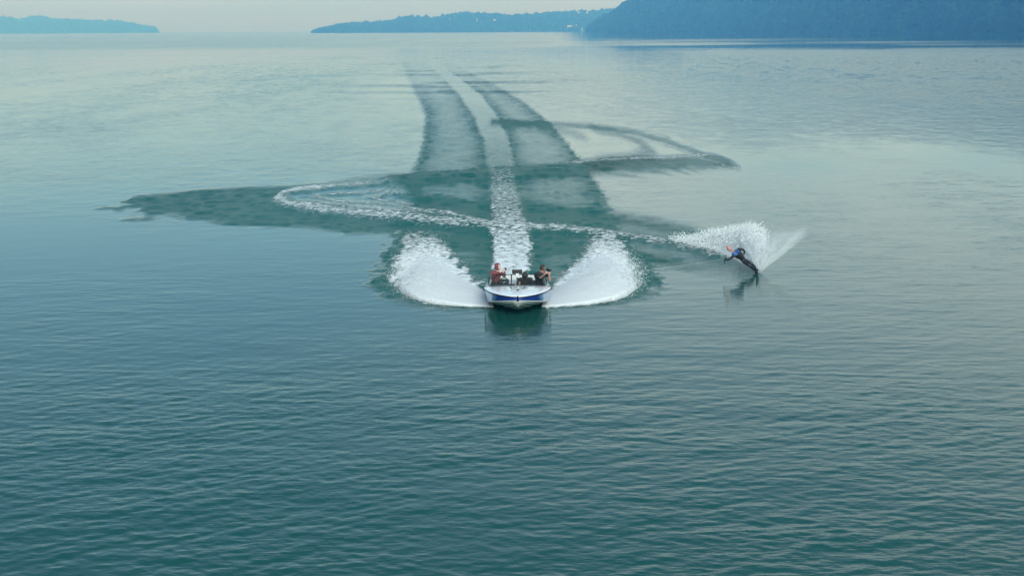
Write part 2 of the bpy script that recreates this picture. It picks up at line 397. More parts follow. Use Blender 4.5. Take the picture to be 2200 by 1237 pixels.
def water_material():
    m = bpy.data.materials.new('lake_water'); m.use_nodes = True
    n, l = m.node_tree.nodes, m.node_tree.links
    p = n['Principled BSDF']
    def att(a):
        x = n.new('ShaderNodeAttribute'); x.attribute_name = a; return x.outputs['Fac']
    def math_(op, a, b=None, c=None, clamp=False):
        x = n.new('ShaderNodeMath'); x.operation = op; x.use_clamp = clamp
        for k, v in enumerate((a, b, c)):
            if v is None: continue
            if isinstance(v, (int, float)): x.inputs[k].default_value = v
            else: l.new(v, x.inputs[k])
        return x.outputs[0]
    def mr(v, a, b, c=0, d=1):
        x = n.new('ShaderNodeMapRange'); x.interpolation_type = 'SMOOTHSTEP'
        l.new(v, x.inputs['Value'])
        for k, q in zip(('From Min', 'From Max', 'To Min', 'To Max'), (a, b, c, d)): x.inputs[k].default_value = q
        return x.outputs[0]
    tcn = n.new('ShaderNodeTexCoord')
    def noise(scale, detail, rough, sx=1.0, sy=1.0, w=0.0):
        mp = n.new('ShaderNodeMapping'); mp.inputs['Scale'].default_value = (sx, sy, 1); mp.inputs['Location'].default_value = (w, w * .7, 0)
        l.new(tcn.outputs['Object'], mp.inputs['Vector'])
        x = n.new('ShaderNodeTexNoise'); x.inputs['Scale'].default_value = scale; x.inputs['Detail'].default_value = detail; x.inputs['Roughness'].default_value = rough
        l.new(mp.outputs[0], x.inputs['Vector']); return x.outputs['Fac']
    foam, chop, aer, wind, farf = att('foam'), att('chop'), att('aer'), att('wind'), att('farf')
    # foam breaks up into flecks where it thins out
    fn = noise(4.6, 6, .70, .75, 1.0)
    fl = math_('MULTIPLY_ADD', math_('SUBTRACT', fn, 0.5), 2.6, foam)
    fm = math_('MULTIPLY', mr(fl, .42, .86), mr(foam, .02, .2), clamp=True)
    col_w = n.new('ShaderNodeMix'); col_w.data_type = 'RGBA'
    col_w.inputs['A'].default_value = (0.007, 0.066, 0.056, 1); col_w.inputs['B'].default_value = (0.014, 0.108, 0.096, 1)
    l.new(math_('MULTIPLY', aer, 0.9, clamp=True), col_w.inputs['Factor'])
    cf = n.new('ShaderNodeMix'); cf.data_type = 'RGBA'; cf.inputs['B'].default_value = (0.80, 0.86, 0.88, 1)
    l.new(fm, cf.inputs['Factor']); l.new(col_w.outputs['Result'], cf.inputs['A'])
    l.new(cf.outputs['Result'], p.inputs['Base Color'])
    p.inputs['IOR'].default_value = 1.333
    # roughness: the ripples too small to see
    cd = n.new('ShaderNodeCameraData')
    rg = math_('ADD', math_('MULTIPLY', wind, math_('MULTIPLY_ADD', farf, 0.25, 0.05)), math_('MULTIPLY', chop, math_('MULTIPLY_ADD', farf, 0.20, 0.22)))
    rg = math_('ADD', rg, 0.02)
    rg = math_('MAXIMUM', rg, math_('MULTIPLY', fm, 0.7))
    l.new(rg, p.inputs['Roughness'])
    l.new(math_('MULTIPLY_ADD', chop, -0.47, 0.5), p.inputs['Specular IOR Level'])
    # small ripples as relief
    h1 = noise(2.4, 3, .55, .42, 1.0)
    h2 = noise(7.0, 3, .6, .5, 1.0, 4.0)
    h3 = noise(5.0, 4, .65, .8, 1.0, 9.0)
    hh = math_('ADD', math_('MULTIPLY', h1, 0.060), math_('MULTIPLY', h2, 0.020))
    hh = math_('MULTIPLY', hh, math_('MULTIPLY_ADD', wind, 1.0, 0.0))
    hc = math_('MULTIPLY', math_('MULTIPLY', h3, chop), 0.085)
    hf = math_('MULTIPLY', math_('MULTIPLY', fn, fm), 0.10)
    h4 = noise(1.1, 5, .62, .9, .8, 14.0)
    hc = math_('ADD', hc, math_('MULTIPLY', math_('MULTIPLY', h4, farf), math_('MULTIPLY_ADD', chop, .34, math_('MULTIPLY', wind, .10))))
    bp = n.new('ShaderNodeBump'); bp.inputs['Strength'].default_value = 1.0; bp.inputs['Distance'].default_value = 1.0
    l.new(math_('ADD', math_('ADD', hh, hc), hf), bp.inputs['Height'])
    l.new(bp.outputs[0], p.inputs['Normal'])
    return m

V, Fa, at_ = build_water()
water = np_mesh('water', V, Fa, water_material(), smooth=True, attrs=at_)
tag(water, 'wide teal lake with the boat wake and skier trail across it', kind='structure')
del V, Fa

# ------------------------------------------------------------------ land
F_PX = 2930.0
def far_x(u, d):                      # bearing of a shore point, as metres across at distance d
    return (u - 1100) / F_PX * d

def ico():
    bm = bmesh.new(); bmesh.ops.create_icosphere(bm, subdivisions=1, radius=1.0)
    v = np.array([q.co[:] for q in bm.verts]); f = np.array([[a.index for a in q.verts] for q in bm.faces]); bm.free()
    return v, f
ICO_V, ICO_F = ico()

foliage = mat('dark_foliage', (0.006, 0.022, 0.014), 0.9, noise=0.9, scale=0.02, spec=0.1)
foliage_b = mat('mixed_foliage', (0.008, 0.026, 0.016), 0.9, noise=0.5, scale=0.008, spec=0.1)
soil = mat('wooded_ground', (0.008, 0.022, 0.014), 0.95, noise=0.3, scale=0.01, spec=0.1)
bark = mat('bark', (0.06, 0.045, 0.035), 0.9, noise=0.3, scale=1.0)

def land(name, shore, depth, label, nclump, rad, fol, flabel, seed):
    """shore: list of (x, y, ridge height) from left to right; the ground climbs away from it."""
    S = np.array(shore, float)
    t = np.linspace(0, len(S) - 1, 160)
    k = np.arange(len(S))
    xs, ys, hs = (np.interp(t, k, S[:, i]) for i in range(3))
    s = np.linspace(0, 1, 26)
    prof = np.sin(np.clip(s * 1.25, 0, 1) * math.pi / 2) ** 0.75 * (1 - 0.55 * sstep(.8, 1.0, s))
    def surf(tt, ss):
        x = np.interp(tt, k, S[:, 0]); y = np.interp(tt, k, S[:, 1]); h = np.interp(tt, k, S[:, 2])
        p = np.sin(np.clip(ss * 1.25, 0, 1) * math.pi / 2) ** 0.75 * (1 - 0.55 * sstep(.8, 1.0, ss))
        n = vnoise(x * .006 + seed, y * .002 + ss * 4, seed, 3)
        z = h * p * (0.80 + 0.30 * n) + 1.2 * np.minimum(ss * 20, 1) - 0.6
        return x * (1 + ss * depth / y), y + ss * depth, z
    TT, SS = np.meshgrid(t, s, indexing='ij')
    X, Y, Z = surf(TT.ravel(), SS.ravel())
    V = np.stack([X, Y, Z], -1)
    nc = len(s); i = np.arange(len(t) - 1)[:, None] * nc + np.arange(nc - 1)[None, :]
    Fa = np.stack([i, i + nc, i + nc + 1, i + 1], -1).reshape(-1, 4)
    tag(np_mesh(name, V, Fa, soil, smooth=True), label, kind='structure')
    r = np.random.default_rng(seed)
    tt = r.random(nclump) * (len(S) - 1); ss = r.random(nclump) ** 1.1 * .92 + .004
    x, y, z = surf(tt, ss)
    hh = np.interp(tt, k, S[:, 2])
    sz = rad * r.uniform(.45, 1.7, nclump) * np.clip(hh / 25 + .35, .35, 1)
    az = r.random(nclump) * 6.28
    q = ICO_V[None] * (1 + r.normal(0, .13, (nclump, len(ICO_V), 1)))
    c, s_ = np.cos(az)[:, None], np.sin(az)[:, None]
    qx = (q[..., 0] * c - q[..., 1] * s_) * sz[:, None]; qy = (q[..., 0] * s_ + q[..., 1] * c) * sz[:, None]
    qz = q[..., 2] * (sz * r.uniform(.8, 1.5, nclump))[:, None]
    V = np.stack([qx + x[:, None], qy + y[:, None], qz + (z + sz * .5)[:, None]], -1).reshape(-1, 3)
    Fa = (ICO_F[None] + (np.arange(nclump) * len(ICO_V))[:, None, None]).reshape(-1, 3)
    tag(np_mesh('forest', V, Fa, fol, smooth=False), flabel, 'forest', kind='stuff')
    return surf, S

# the wooded hill on the right, coming nearer towards the right
RS = [(1262, 4300, 4), (1285, 4150, 22), (1310, 4000, 38), (1335, 3850, 64), (1365, 3700, 92), (1450, 3450, 120), (1550, 3150, 122), (1700, 2700, 126), (1850, 2350, 124), (2000, 2050, 120), (2200, 1720, 118), (2500, 1450, 112), (3000, 1150, 105)]
land('hill', [(far_x(u, d), d, h) for u, d, h in RS], 420, 'steep wooded hill rising from the lake', 15000, 7.5, foliage, 'dense dark forest covering the steep hill on the right shore', 3)
# far shore in the middle
MS = [(680, 5475, 1), (700, 5475, 8), (735, 5512, 15), (760, 5550, 22), (800, 5587, 28), (850, 5625, 32), (868, 5625, 46), (890, 5625, 51), (945, 5625, 46), (975, 5625, 62), (1010, 5625, 64), (1070, 5625, 63), (1084, 5625, 54), (1110, 5625, 54), (1130, 5625, 58), (1190, 5625, 66), (1290, 5625, 75), (1330, 5625, 76), (1500, 5550, 79)]
mid_surf, MSn = land('hillside', [(far_x(u, d), d, h) for u, d, h in MS], 820, 'low hillside along the far shore', 8000, 8.5, foliage_b, 'hazy blue woods along the low far shore in the middle', 5)
# pale island on the left
LS = [(-900, 9300, 80), (-400, 9600, 95), (-100, 9900, 100), (0, 10000, 98), (20, 10000, 112), (45, 10000, 108), (60, 10000, 92), (80, 10000, 94), (92, 10000, 112), (115, 10000, 104), (130, 10000, 88), (190, 10000, 84), (240, 10000, 76), (295, 10000, 62), (318, 10000, 36), (335, 10000, 24), (350, 10000, 16), (357, 10000, 2)]
land('island', [(far_x(u, d), d, h) for u, d, h in LS], 900, 'pale blue wooded headland beyond the water', 4500, 11, foliage_b, 'faint blue trees covering the farthest headland on the left', 8)

# trees that stand clear of the skyline of the far shore
def tree_mesh(seed, conifer=False):
    r = np.random.default_rng(seed); vs, fs = [], []
    n = 16
    for i in range(n):
        if conifer:
            t = i / n; rr = (1 - t) * 2.6 + .4; a = r.random() * 6.28
            c = np.array([math.cos(a) * rr * .35, math.sin(a) * rr * .35, 3 + t * 13]); s = rr * .75
        else:
            a = r.random() * 6.28; rr = r.random() ** .6 * 4.2; c = np.array([math.cos(a) * rr, math.sin(a) * rr, 7.5 + r.random() * 6.5 - rr * .4]); s = r.uniform(1.6, 2.7)
        vs.append(ICO_V * (1 + r.normal(0, .15, (len(ICO_V), 1))) * s + c); fs.append(ICO_F + i * len(ICO_V))
    return np.concatenate(vs), np.concatenate(fs)

def make_tree(conifer, seed):
    root = empty('conifer_tree' if conifer else 'broadleaf_tree')
    bm = bmesh.new(); bmesh.ops.create_cone(bm, segments=7, radius1=.55, radius2=.2, depth=9, cap_ends=True, matrix=Matrix.Translation((0, 0, 4)))
    me = bpy.data.meshes.new('trunk'); bm.to_mesh(me); bm.free(); me.materials.append(bark)
    o = bpy.data.objects.new('trunk', me); col.objects.link(o); o.parent = root
    v, f = tree_mesh(seed, conifer); np_mesh('crown', v, f, foliage, parent=root)
    return root

def dup(root, **kw):
    r = root.copy(); col.objects.link(r)
    for ch in root.children:
        c = ch.copy(); col.objects.link(c); c.parent = r
        for g in ch.children:
            d = g.copy(); col.objects.link(d); d.parent = c
    return tag(r, **kw)

def land_point(u, frac):
    d = 5625.0; x = far_x(u, d)
    t = np.interp(x, MSn[:, 0], np.arange(len(MSn)))
    X, Y, Z = mid_surf(np.array([t]), np.array([frac]))
    return float(X[0]), float(Y[0]), float(Z[0])

protos = [make_tree(False, 1), make_tree(False, 2), make_tree(True, 3)]
used = [False] * 3
TREES = [(684, .02, 0, .6), (694, .1, 2, .7), (704, .1, 0, .9), (733, .3, 1, .9), (748, .4, 0, 1.2), (754, .4, 1, 1.1), (780, .6, 2, .8), (821, .7, 0, 1.3), (838, .7, 2, .9), (881, .75, 1, 1.2), (889, .75, 0, .8), (924, .8, 2, 1.1), (946, .8, 0, 1.25), (962, .8, 1, 1.0), (980, .8, 0, 1.15), (999, .8, 1, 1.3), (1013, .8, 0, .9), (1031, .8, 2, 1.1), (1057, .8, 1, .9), (1077, .8, 0, 1.5), (1119, .8, 1, 1.0), (1150, .8, 0, 1.0), (1192, .8, 2, 1.5), (1218, .8, 0, 1.0), (1240, .8, 1, 1.2), (1266, .8, 0, 1.1), (1285, .8, 2, 1.3)]
ORD = 'first second third fourth fifth sixth seventh eighth ninth tenth eleventh twelfth thirteenth fourteenth fifteenth sixteenth seventeenth eighteenth nineteenth twentieth'.split()
nth = [0, 0]
for u, fr, kd, s in TREES:
    lab = 'conifer tree standing above the skyline of the far shore' if kd == 2 else 'round broadleaf tree standing above the skyline of the far shore'
    q = int(kd == 2); lab = ORD[nth[q]] + (' conifer' if q else ' round broadleaf tree') + ' from the left standing above the skyline of the far shore'; nth[q] += 1
    kw = dict(label=lab, cat='tree', group='conifers on the far skyline' if kd == 2 else 'broadleaf trees on the far skyline')
    t = protos[kd] if not used[kd] else dup(protos[kd])
    used[kd] = True
    x, y, z = land_point(u, fr)
    t.location = (x, y, z - 2); t.scale = (s * .95, s * .95, s * .95); t.rotation_euler.z = u * 1.7
    tag(t, **kw)

# pale houses on the far shore
wall_w = mat('pale_render_wall', (0.72, 0.70, 0.66), 0.8, noise=0.08, scale=.3)
roof_m = mat('grey_roof', (0.30, 0.27, 0.26), 0.8, noise=0.15, scale=.3)
roof_p = mat('pale_roof', (0.62, 0.62, 0.62), 0.6, noise=0.1, scale=.3)
glass_far = mat('dark_window', (0.03, 0.04, 0.05), 0.2)
def house(u, fr, w, h, roofh, label, rm, yoff=0, zoff=0, group=None):
    x, y, z = land_point(u, fr)
    w, h, roofh, zoff = w * .75, h * .75, roofh * .75, zoff * .75
    root = empty('house', (x, y + yoff, z + zoff), label=label, cat='house', group=group)
    d = w * .6; a, b = w / 2, d / 2
    pydata('wall', [(-a, -b, -6), (a, -b, -6), (a, b, -6), (-a, b, -6), (-a, -b, h), (a, -b, h), (a, b, h), (-a, b, h)],
           [(0, 1, 5, 4), (1, 2, 6, 5), (2, 3, 7, 6), (3, 0, 4, 7), (4, 5, 6, 7)], wall_w, root)
    a2, b2 = a + .6, b + .6
    pydata('roof', [(-a2, -b2, h + .05), (a2, -b2, h + .05), (a2, b2, h + .05), (-a2, b2, h + .05), (-a2, 0, h + roofh), (a2, 0, h + roofh)],
           [(0, 1, 5, 4), (2, 3, 4, 5), (0, 4, 3), (1, 2, 5), (3, 2, 1, 0)], rm, root)
    for i in range(3):
        wx = (-.3 + .3 * i) * w
        pydata('window', [(wx - w * .06, -b - .1, h * .35), (wx + w * .06, -b - .1, h * .35), (wx + w * .06, -b - .1, h * .75), (wx - w * .06, -b - .1, h * .75),
                          (wx - w * .06, -b + .1, h * .35), (wx + w * .06, -b + .1, h * .35), (wx + w * .06, -b + .1, h * .75), (wx - w * .06, -b + .1, h * .75)],
               [(0, 1, 2, 3), (7, 6, 5, 4), (0, 4, 5, 1), (3, 2, 6, 7), (0, 3, 7, 4), (1, 5, 6, 2)], glass_far, root)
    return root
house(1226, .04, 30, 15, 5, 'large pale waterside house, leftmost of the cluster by the right hill', roof_m)
house(1240, .07, 16, 10, 5, 'pale house standing higher behind the waterside houses by the right hill', roof_p)
house(1244, .015, 15, 7, 3, 'small white waterside house in the middle of the cluster', roof_p)
house(1252, .015, 18, 7, 3, 'low white waterside house, rightmost of the cluster by the right hill', roof_p)
G = 'pale houses scattered on the far hillside'
for q, (u, fr, w, h) in enumerate(((972, .34, 22, 8), (984, .28, 16, 9), (1026, .30, 24, 7), (1064, .26, 26, 9), (1093, .22, 24, 8))):
    house(u, fr, w, h, 4, ORD[q] + ' from the left of the small pale houses among the far hillside woods', roof_m, group=G, zoff=8)
for u, fr, w, h, wh in ((1252, .62, 60, 5, 'upper'), (1262, .52, 56, 5, 'lower')):
    house(u, fr, w, h, 4, wh + ' of the two long pale-roofed buildings high on the far hillside', roof_p, group='long buildings high on the far hillside', zoff=10)

# ------------------------------------------------------------------ haze
hz = bpy.data.materials.new('haze_air'); hz.use_nodes = True
hn = hz.node_tree.nodes; hn.remove(hn['Principled BSDF'])
pv = hn.new('ShaderNodeVolumePrincipled')
pv.inputs['Color'].default_value = (0.125, 0.45, 1.0, 1)
pv.inputs['Absorption Color'].default_value = (1, 1, 1, 1)
pv.inputs['Density'].default_value = 3.6e-4
pv.inputs['Anisotropy'].default_value = 0.0
hz.node_tree.links.new(pv.outputs[0], hn['Material Output'].inputs['Volume'])
HX, HY0, HY1, HZ0, HZ1 = 14000, -4200, 22000, -1.2, 170
hv = [(sx, sy, sz) for sx in (-HX, HX) for sy in (HY0, HY1) for sz in (HZ0, HZ1)]
hf = [(0, 1, 3, 2), (4, 6, 7, 5), (0, 4, 5, 1), (2, 3, 7, 6), (0, 2, 6, 4), (1, 5, 7, 3)]
tag(pydata('haze', hv, hf, hz), 'blue haze lying over the whole lake', kind='stuff')
# ------------------------------------------------------------------ the motorboat
gel_white = mat('white_gelcoat', (0.80, 0.82, 0.84), 0.18, coat=0.5, noise=0.03, scale=3)
vinyl_black = mat('black_vinyl', (0.018, 0.018, 0.020), 0.55, noise=0.2, scale=20, bump=0.002)
vinyl_blue = mat('blue_vinyl', (0.02, 0.10, 0.45), 0.45, noise=0.12, scale=15)
vinyl_grey = mat('pale_grey_vinyl', (0.55, 0.56, 0.56), 0.5, noise=0.06, scale=15)
black_metal = mat('black_metal', (0.012, 0.012, 0.014), 0.35, metal=0.2, noise=0.1)
steel = mat('stainless_steel', (0.6, 0.6, 0.6), 0.25, metal=1.0, noise=0.05)
carpet = mat('grey_carpet', (0.12, 0.12, 0.125), 0.95, noise=0.2, scale=60)
emblem_m = mat('grey_emblem_print', (0.10, 0.115, 0.12), 0.5, noise=0.1, scale=30)

def hull_gradient():
    m = bpy.data.materials.new('blue_hull_gradient'); m.use_nodes = True
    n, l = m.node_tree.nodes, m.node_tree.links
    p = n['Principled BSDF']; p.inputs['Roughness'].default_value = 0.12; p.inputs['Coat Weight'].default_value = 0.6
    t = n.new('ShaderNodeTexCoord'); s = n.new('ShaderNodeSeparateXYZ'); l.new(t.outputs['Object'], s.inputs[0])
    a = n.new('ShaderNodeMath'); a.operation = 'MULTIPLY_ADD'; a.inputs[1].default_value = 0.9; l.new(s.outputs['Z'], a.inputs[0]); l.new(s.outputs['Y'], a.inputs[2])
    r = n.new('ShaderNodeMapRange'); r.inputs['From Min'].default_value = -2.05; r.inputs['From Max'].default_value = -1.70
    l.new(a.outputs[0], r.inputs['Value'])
    c = n.new('ShaderNodeMix'); c.data_type = 'RGBA'  # blends from dark blue at the bow to pale blue further aft
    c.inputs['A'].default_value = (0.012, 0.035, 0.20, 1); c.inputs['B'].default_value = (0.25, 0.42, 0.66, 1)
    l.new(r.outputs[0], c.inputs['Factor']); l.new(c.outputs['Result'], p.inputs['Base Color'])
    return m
hull_blue = hull_gradient()

boat = empty('motorboat', (0.2, 49.4, 0.0), (R(-3.0), 0, 0), label='white and blue ski boat speeding towards the camera with three people aboard', cat='motorboat')
ST = [(-3.06,.03,.61,.02,.44,.30),(-3.03,.22,.612,.15,.435,.27),(-2.95,.34,.616,.27,.42,.22),(-2.75,.58,.626,.48,.385,.14),(-2.4,.84,.640,.73,.33,.05),(-2.0,1.03,.650,.90,.27,-.02),(-1.3,1.19,.660,1.06,.18,-.10),(-.8,1.20,.645,1.08,.14,-.13),(-.3,1.19,.62,1.08,.11,-.16),(1.0,1.16,.555,1.07,.06,-.20),(2.2,1.09,.50,1.03,.03,-.20),(3.0,1.0,.46,.96,.01,-.20)]
STA = np.array(ST)
ys = np.concatenate([np.array([-3.06, -3.045, -3.03, -3.0, -2.95]), np.linspace(-2.85, 3.0, 34)])
def st(y): return [np.interp(y, STA[:, 0], STA[:, k]) for k in range(1, 6)]

def loft(name, section, m, parent, ys=ys, smooth=True, closed=False):
    V = []; n = None
    for y in ys:
        s = section(y); n = len(s); V += [(a, y + (b[2] if len(b) > 2 else 0), b[0]) if isinstance(b, tuple) else (a, y, b) for a, b in s]
    Fc = []
    for i in range(len(ys) - 1):
        for j in range(n - 1 if not closed else n):
            k = (j + 1) % n
            Fc.append((i * n + j, i * n + k, (i + 1) * n + k, (i + 1) * n + j))
    return pydata(name, V, Fc, m, parent, smooth)

def sec_side(y):
    w, zd, wc, zc, zk = st(y)
    right = [(w - .02 * min(1, w), zd - .03), (w + (wc - w) * .25, zd + (zc - zd) * .3), (w + (wc - w) * .62, zd + (zc - zd) * .7), (wc + .01, zc + .03)]
    left = [(-a, b) for a, b in right[::-1]]
    # side, then a hidden jump under the hull is avoided: two sides are lofted apart
    return right, left
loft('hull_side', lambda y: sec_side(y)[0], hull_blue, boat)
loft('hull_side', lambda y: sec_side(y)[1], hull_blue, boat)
def sec_bottom(y):
    w, zd, wc, zc, zk = st(y)
    f = lambda t, dz=0: (wc * t, zk + (zc - zk) * t ** 1.15 + dz)
    r = [(0, zk), f(.25), f(.42), f(.45, -.025), f(.5, 0), f(.72), f(.75, -.03), f(.8, 0), f(.97), (wc + .025, zc - .005), (wc + .01, zc + .03)]
    return [(-a, b) for a, b in r[:0:-1]] + r
bottom_m = mat('shaded_bottom_gelcoat', (0.42, 0.47, 0.45), 0.3, noise=0.1, scale=3)  # white gelcoat greyed: the underside's shade is put into its colour
loft('hull_bottom', sec_bottom, bottom_m, boat)
# transom
b_ = sec_bottom(3.0); sr = sec_side(3.0)[0]
tv = [(a, 3.0, b) for a, b in b_] + [(a, 3.0, b) for a, b in sr[::-1][1:]] + [(-a, 3.0, b) for a, b in sr[:-1]]
pydata('transom', tv, [tuple(range(len(tv)))], gel_white, boat)
# rub rail and deck lip
def sec_rail(y):
    w, zd, *_ = st(y)
    g = [(w - .03, zd - .045), (w + .012, zd - .045), (w + .022, zd - .025), (w + .012, zd - .008), (w - .03, zd - .008)]
    return g
for s in (1, -1):
    loft('rub_rail', (lambda y, s=s: [(s * a, b) for a, b in sec_rail(y)]), black_metal, boat, closed=True)
# foredeck: one moulding from the bow to the windscreen, and side decks back to the transom
COCK = -0.62
yd = ys[ys < COCK].tolist() + [COCK]
def sec_deck(y):
    w, zd, *_ = st(y)
    out = []
    for t in np.linspace(-1, 1, 21):
        crown = .035 * (1 - t * t) * min(1, w) + (.0 if abs(t) < .999 else 0)
        out.append((w * t, zd - .006 + crown + .018 * math.sin(min(1, (1 - abs(t)) * 9) * math.pi / 2)))
    return out
loft('deck', sec_deck, gel_white, boat, ys=yd)
ysd = [COCK - .001] + ys[ys > COCK].tolist()
for s in (1, -1):
    def sec_sd(y, s=s):
        w, zd, *_ = st(y)
        a = w - .02; b = w - .20
        return [(s * w, zd - .006), (s * a, zd + .014), (s * b, zd + .02), (s * (b - .015), zd - .01), (s * (b - .03), .12)]
    loft('side_deck', sec_sd, gel_white, boat, ys=ysd)
w3, z3, *_ = st(2.35)
pydata('swim_deck', [(-w3 + .2, 2.3, z3 + .015), (w3 - .2, 2.3, z3 + .015), (.84, 3.0, .475), (-.84, 3.0, .475), (-w3 + .2, 2.3, .12), (w3 - .2, 2.3, .12)], [(0, 1, 2, 3), (0, 4, 5, 1)], gel_white, boat)
pydata('cockpit_floor', [(-1.0, COCK, .12), (1.0, COCK, .12), (.95, 2.32, .12), (-.95, 2.32, .12)], [(0, 1, 2, 3)], carpet, boat)
pydata('bulkhead', [(-1.0, COCK + .01, .12), (1.0, COCK + .01, .12), (1.0, COCK + .01, .63), (0, COCK + .01, .66), (-1.0, COCK + .01, .63)], [(0, 1, 2, 3, 4)], vinyl_black, boat)

def box_bm(bm, c, s, bevel=0.0, rot=None):
    g = bmesh.ops.create_cube(bm, size=1.0)
    M = Matrix.Translation(c) @ (rot or Matrix.Identity(4)) @ Matrix.Diagonal((*s, 1))
    bmesh.ops.transform(bm, matrix=M, verts=g['verts'])
    if bevel > 0:
        es = {e for v in g['verts'] for e in v.link_edges}
        bmesh.ops.bevel(bm, geom=list(es), offset=bevel, segments=2, affect='EDGES', profile=.6)
def bm_obj(name, bm, m, parent=None, smooth=False):
    me = bpy.data.meshes.new(name); bm.to_mesh(me); bm.free()
    me.materials.append(m)
    if smooth: me.polygons.foreach_set('use_smooth', [True] * len(me.polygons))
    o = bpy.data.objects.new(name, me); col.objects.link(o)
    if parent is not None: o.parent = parent
    return o
def box(name, c, s, m, parent, bevel=0.0, rot=None):
    bm = bmesh.new(); box_bm(bm, c, s, bevel, rot); return bm_obj(name, bm, m, parent)
def tube_bm(bm, pts, r, seg=8, closed=False):
    pts = [Vector(p) for p in pts]; rings = []
    n = len(pts)
    for i, p in enumerate(pts):
        a = pts[(i - 1) % n] if (closed or i > 0) else p; b = pts[(i + 1) % n] if (closed or i < n - 1) else p
        d = (b - a).normalized(); u = d.orthogonal().normalized() if abs(d.z) > .95 else d.cross(Vector((0, 0, 1))).normalized(); v = d.cross(u)
        rr = r[i] if isinstance(r, (list, tuple)) else r
        rings.append([bm.verts.new(p + (u * math.cos(k * 2 * math.pi / seg) + v * math.sin(k * 2 * math.pi / seg)) * rr) for k in range(seg)])
    for i in range(n if closed else n - 1):
        A, B = rings[i], rings[(i + 1) % n]
        for k in range(seg): bm.faces.new((A[k], A[(k + 1) % seg], B[(k + 1) % seg], B[k]))
    if not closed: bm.faces.new(rings[0][::-1]); bm.faces.new(rings[-1])
def tube(name, pts, r, m, parent=None, seg=8, closed=False):
    bm = bmesh.new(); tube_bm(bm, pts, r, seg, closed)
    bmesh.ops.recalc_face_normals(bm, faces=bm.faces)
    return bm_obj(name, bm, m, parent, True)

# windscreen
glass = bpy.data.materials.new('tinted_glass'); glass.use_nodes = True
gn, gl = glass.node_tree.nodes, glass.node_tree.links
gp = gn['Principled BSDF']; gp.inputs['Base Color'].default_value = (0.10, 0.14, 0.14, 1); gp.inputs['Roughness'].default_value = 0.03
gt = gn.new('ShaderNodeBsdfTransparent'); gt.inputs['Color'].default_value = (0.80, 0.86, 0.86, 1)
gm = gn.new('ShaderNodeMixShader'); lw = gn.new('ShaderNodeFresnel'); lw.inputs['IOR'].default_value = 1.5
gl.new(lw.outputs[0], gm.inputs[0]); gl.new(gt.outputs[0], gm.inputs[1]); gl.new(gp.outputs[0], gm.inputs[2]); gl.new(gm.outputs[0], gn['Material Output'].inputs['Surface'])
BZ, TZ = .665, 1.06
base = [(-1.08, .25, .615), (-1.03, -.55, .655), (-.96, -.78, BZ), (-.22, -.90, BZ + .02), (.22, -.90, BZ + .02), (.96, -.78, BZ), (1.03, -.55, .655), (1.08, .25, .615)]
top = [(-1.02, .22, .90), (-.95, -.35, 1.04), (-.88, -.52, TZ), (-.22, -.60, TZ + .01), (.22, -.60, TZ + .01), (.88, -.52, TZ), (.95, -.35, 1.04), (1.02, .22, .90)]
for i, j in ((0, 2), (2, 3), (3, 5), (5, 7)):
    idx = list(range(i, j + 1)); V = [base[k] for k in idx] + [top[k] for k in idx]; n = len(idx)
    pydata('glass_pane', V, [(k, k + 1, n + k + 1, n + k) for k in range(n - 1)], glass, boat)
tube('windscreen_frame', [(a[0], a[1] - .004, a[2] + .008) for a in base], .017, black_metal, boat)
tube('windscreen_frame', [(-1.09, .30, .62)] + top + [(1.09, .30, .62)], .016, black_metal, boat)
tube('windscreen_post', [base[3], top[3]], .022, black_metal, boat)
for k in (2, 5): tube('windscreen_post', [base[k], top[k]], .011, black_metal, boat)
# mirror on its bracket
box('mirror', (-.01, -.585, 1.175), (.37, .06, .175), black_metal, boat, .03)
pydata('mirror_bracket', [(-.06, -.63, 1.10), (-.03, -.64, 1.12), (0, -.64, 1.085), (.03, -.64, 1.12), (.06, -.63, 1.10), (0, -.64, 1.03)], [(0, 5, 2, 1), (2, 5, 4, 3)], gel_white, boat)
# dashboard, wheel, seats, engine box
box('dashboard', (-.48, -.46, .62), (.80, .36, .16), vinyl_black, boat, .04)
box('dashboard', (.55, -.46, .60), (.72, .30, .12), vinyl_black, boat, .04)
wheel = tube('steering_wheel', [(-.5 + .17 * math.cos(a), -.20 + .05 * math.sin(a), .74 + .16 * math.sin(a)) for a in np.linspace(0, 2 * math.pi, 24, endpoint=False)], .014, black_metal, boat, closed=True)
tube('spoke', [(-.66, -.20, .74), (-.34, -.20, .74)], .012, steel, wheel)
tube('spoke', [(-.5, -.22, .60), (-.5, -.30, .72)], .014, steel, wheel)
def seat(name, c, w, d, m):
    s = box(name, (c[0], c[1], c[2]), (w, d, .16), m, boat, .05)
    return s
s1 = seat('driver_seat', (-.62, .48, .36), .62, .55, vinyl_blue); box('backrest', (-.62, .80, .56), (.62, .12, .34), vinyl_black, s1, .05)
s2 = seat('observer_seat', (.72, .40, .36), .62, .60, vinyl_grey); box('backrest', (.80, .76, .54), (.5, .12, .30), vinyl_black, s2, .05)
s3 = seat('bench_seat', (0, 2.0, .36), 1.7, .5, vinyl_grey); box('backrest', (0, 2.26, .52), (1.7, .10, .34), vinyl_grey, s3, .04)
box('engine_cover', (0, 1.15, .36), (.72, .95, .48), vinyl_grey, boat, .08)
tube('tow_pylon', [(0, .62, .12), (0, .62, .80)], [.035, .03], steel, boat, 10)
tube('pylon_ring', [(.035 * math.cos(a), .62 + .035 * math.sin(a), .77) for a in np.linspace(0, 6.283, 12, endpoint=False)], .012, black_metal, boat, 6, True)
